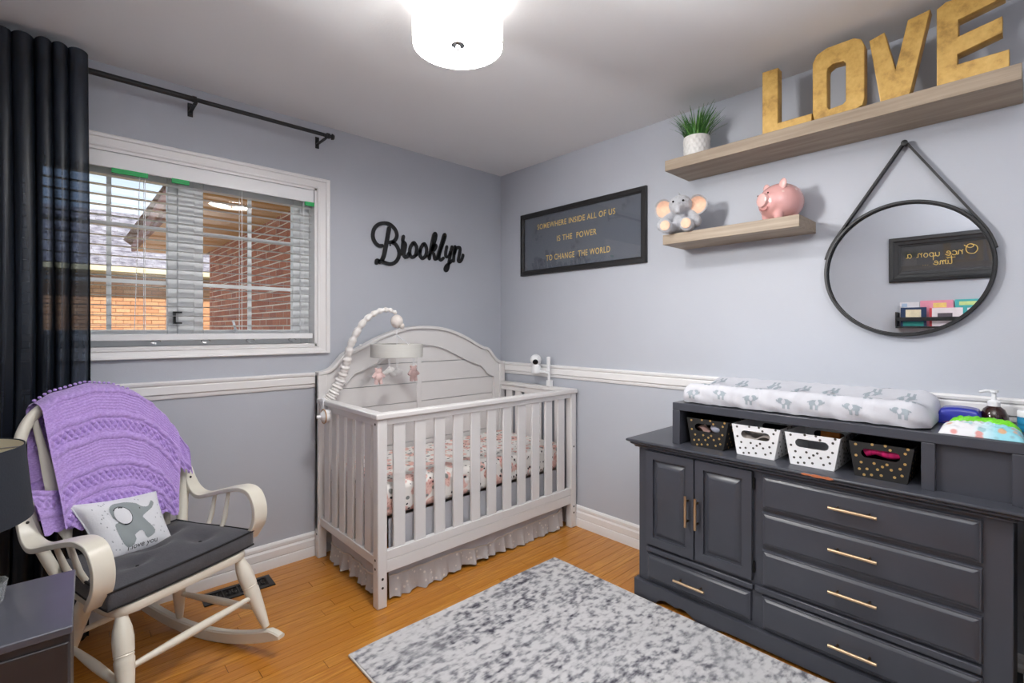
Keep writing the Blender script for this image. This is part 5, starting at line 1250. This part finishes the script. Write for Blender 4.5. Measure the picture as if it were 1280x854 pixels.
f('side_fall', fold(1, .212, .262, .190, .262, .69, .655, .036, 24, 80), KN, fix=False)
def flap(u, v):
    b_ = -.268 + u * .20 + .02 * v; z = .735 - .18 * u * (1 - v * .3) * .35 - v * (.155 - .02 * math.sin(u * 3)) - .006 * abs(math.sin(u * 22)) * v ** 5
    a = -.150 - .29 * (z - .42) + .004 + .010 * math.sin(u * 9 + v * 3) * (1 - v * .4) + pat(u * .2, .1 + v * .15) * .6
    return (a, b_, z)
f('under_flap', MB().grid(70, 60, flap), KN, fix=False)
bd_ = MB()
for k in range(26):
    b_ = -.205 + k * .0158; z = topz(b_); bd_.ell((-.186 - .29 * (z - .42) , b_, z + .004), (.006, .0065, .005), 8, 6)
f('picot_edge', bd_, KN)

# ------------------------------------------------------------------ nightstand, lamp, glass dish
NS = (-2.69, -1.155, 0)
nsd = thing('nightstand', 'dark grey glossy nightstand in the left foreground', 'nightstand', NS, R(-2))
f = opart(nsd, (0, 0, 0)); NSM = M('lacquer_sheen_top', (82, 84, 94), .32, var=.06, vscale=14, coat=.25); NSB = M('dark_lacquer', (52, 48, 50), .38, var=.06, vscale=14)  # lighter top lacquer has the window's bluish reflection put into its colour
f('top', MB().box(-.27, .256, -.158, .178, .602, .620), NSM, bevel=.003)
f('body', MB().box(-.268, .252, -.150, .175, .05, .602), NSB, bevel=.003)
for z0, z1 in ((.075, .325), (.335, .585)):
    d_ = f('drawer', MB().box(-.266, .250, -.156, -.150, z0, z1), NSB, bevel=.003); f('knob', MB().lathe([(.006, 0), (.006, .012), (.014, .016), (.014, .022), (0, .024)], 16, axes((1, 0, 0), (0, 0, 1), (0, -1, 0), (0, -.156, (z0 + z1) / 2)), caps=False), STEEL, d_)
for sx in (-.24, .232):
    for sy in (-.13, .15): f('foot', MB().frustum((sx - .016, sx + .016, sy - .016, sy + .016), (sx - .02, sx + .02, sy - .02, sy + .02), 0, .05), NSB)
tl = thing('table_lamp', 'table lamp with dark navy drum shade on the nightstand', 'lamp', (-2.675, -1.155, .6205))
f = opart(tl, (0, 0, 0))
SHD = M('navy_shade', (32, 38, 48), .85, bs=.2, bscale=200); SHI = M('cream_lining', (214, 206, 178), .8)
f('shade', MB().lathe([(.168, .222), (.170, .222), (.156, .388), (.154, .388), (.168, .222)], 48, caps=False), SHD)
f('shade_lining', MB().lathe([(.1672, .224), (.1532, .386)], 48, caps=False), SHI, fix=False)
f('base', MB().lathe([(0, 0), (.055, 0), (.06, .006), (.05, .014), (.028, .03), (.034, .06), (.04, .09), (.03, .13), (.014, .16), (.011, .20), (.011, .25), (0, .255)], 32, caps=False), M('dark_bronze', (44, 40, 40), .3, .6))
f('bulb', MB().ell((0, 0, .29), (.026, .026, .036), 16, 10), M('frosted_bulb', (236, 234, 226), .3))
sd_ = MB().tube([(.010, 0, .25), (.03, 0, .30), (.02, 0, .38), (0, 0, .382)], .0015, 5)
for k in range(3): a = k * 2.09; sd_.tube([(0, 0, .38), (.1535 * math.cos(a), .1535 * math.sin(a), .38)], .0018, 5)
f('harp', sd_, STEEL)
gd = thing('glass_dish', 'clear faceted glass dish on the nightstand top', 'dish', (-2.585, -1.085, .6205))
f = opart(gd, (0, 0, 0)); gm_, nt, b = nodes('cut_glass'); b.inputs['Base Color'].default_value = (.93, .96, .96, 1); b.inputs['Roughness'].default_value = .05; b.inputs['Transmission Weight'].default_value = .85; b.inputs['IOR'].default_value = 1.45
f('bowl', MB().lathe([(0, .0), (.022, .0), (.026, .006), (.033, .05), (.034, .055), (.031, .055), (.024, .010), (0, .008)], 10, caps=False), gm_, smooth=False)
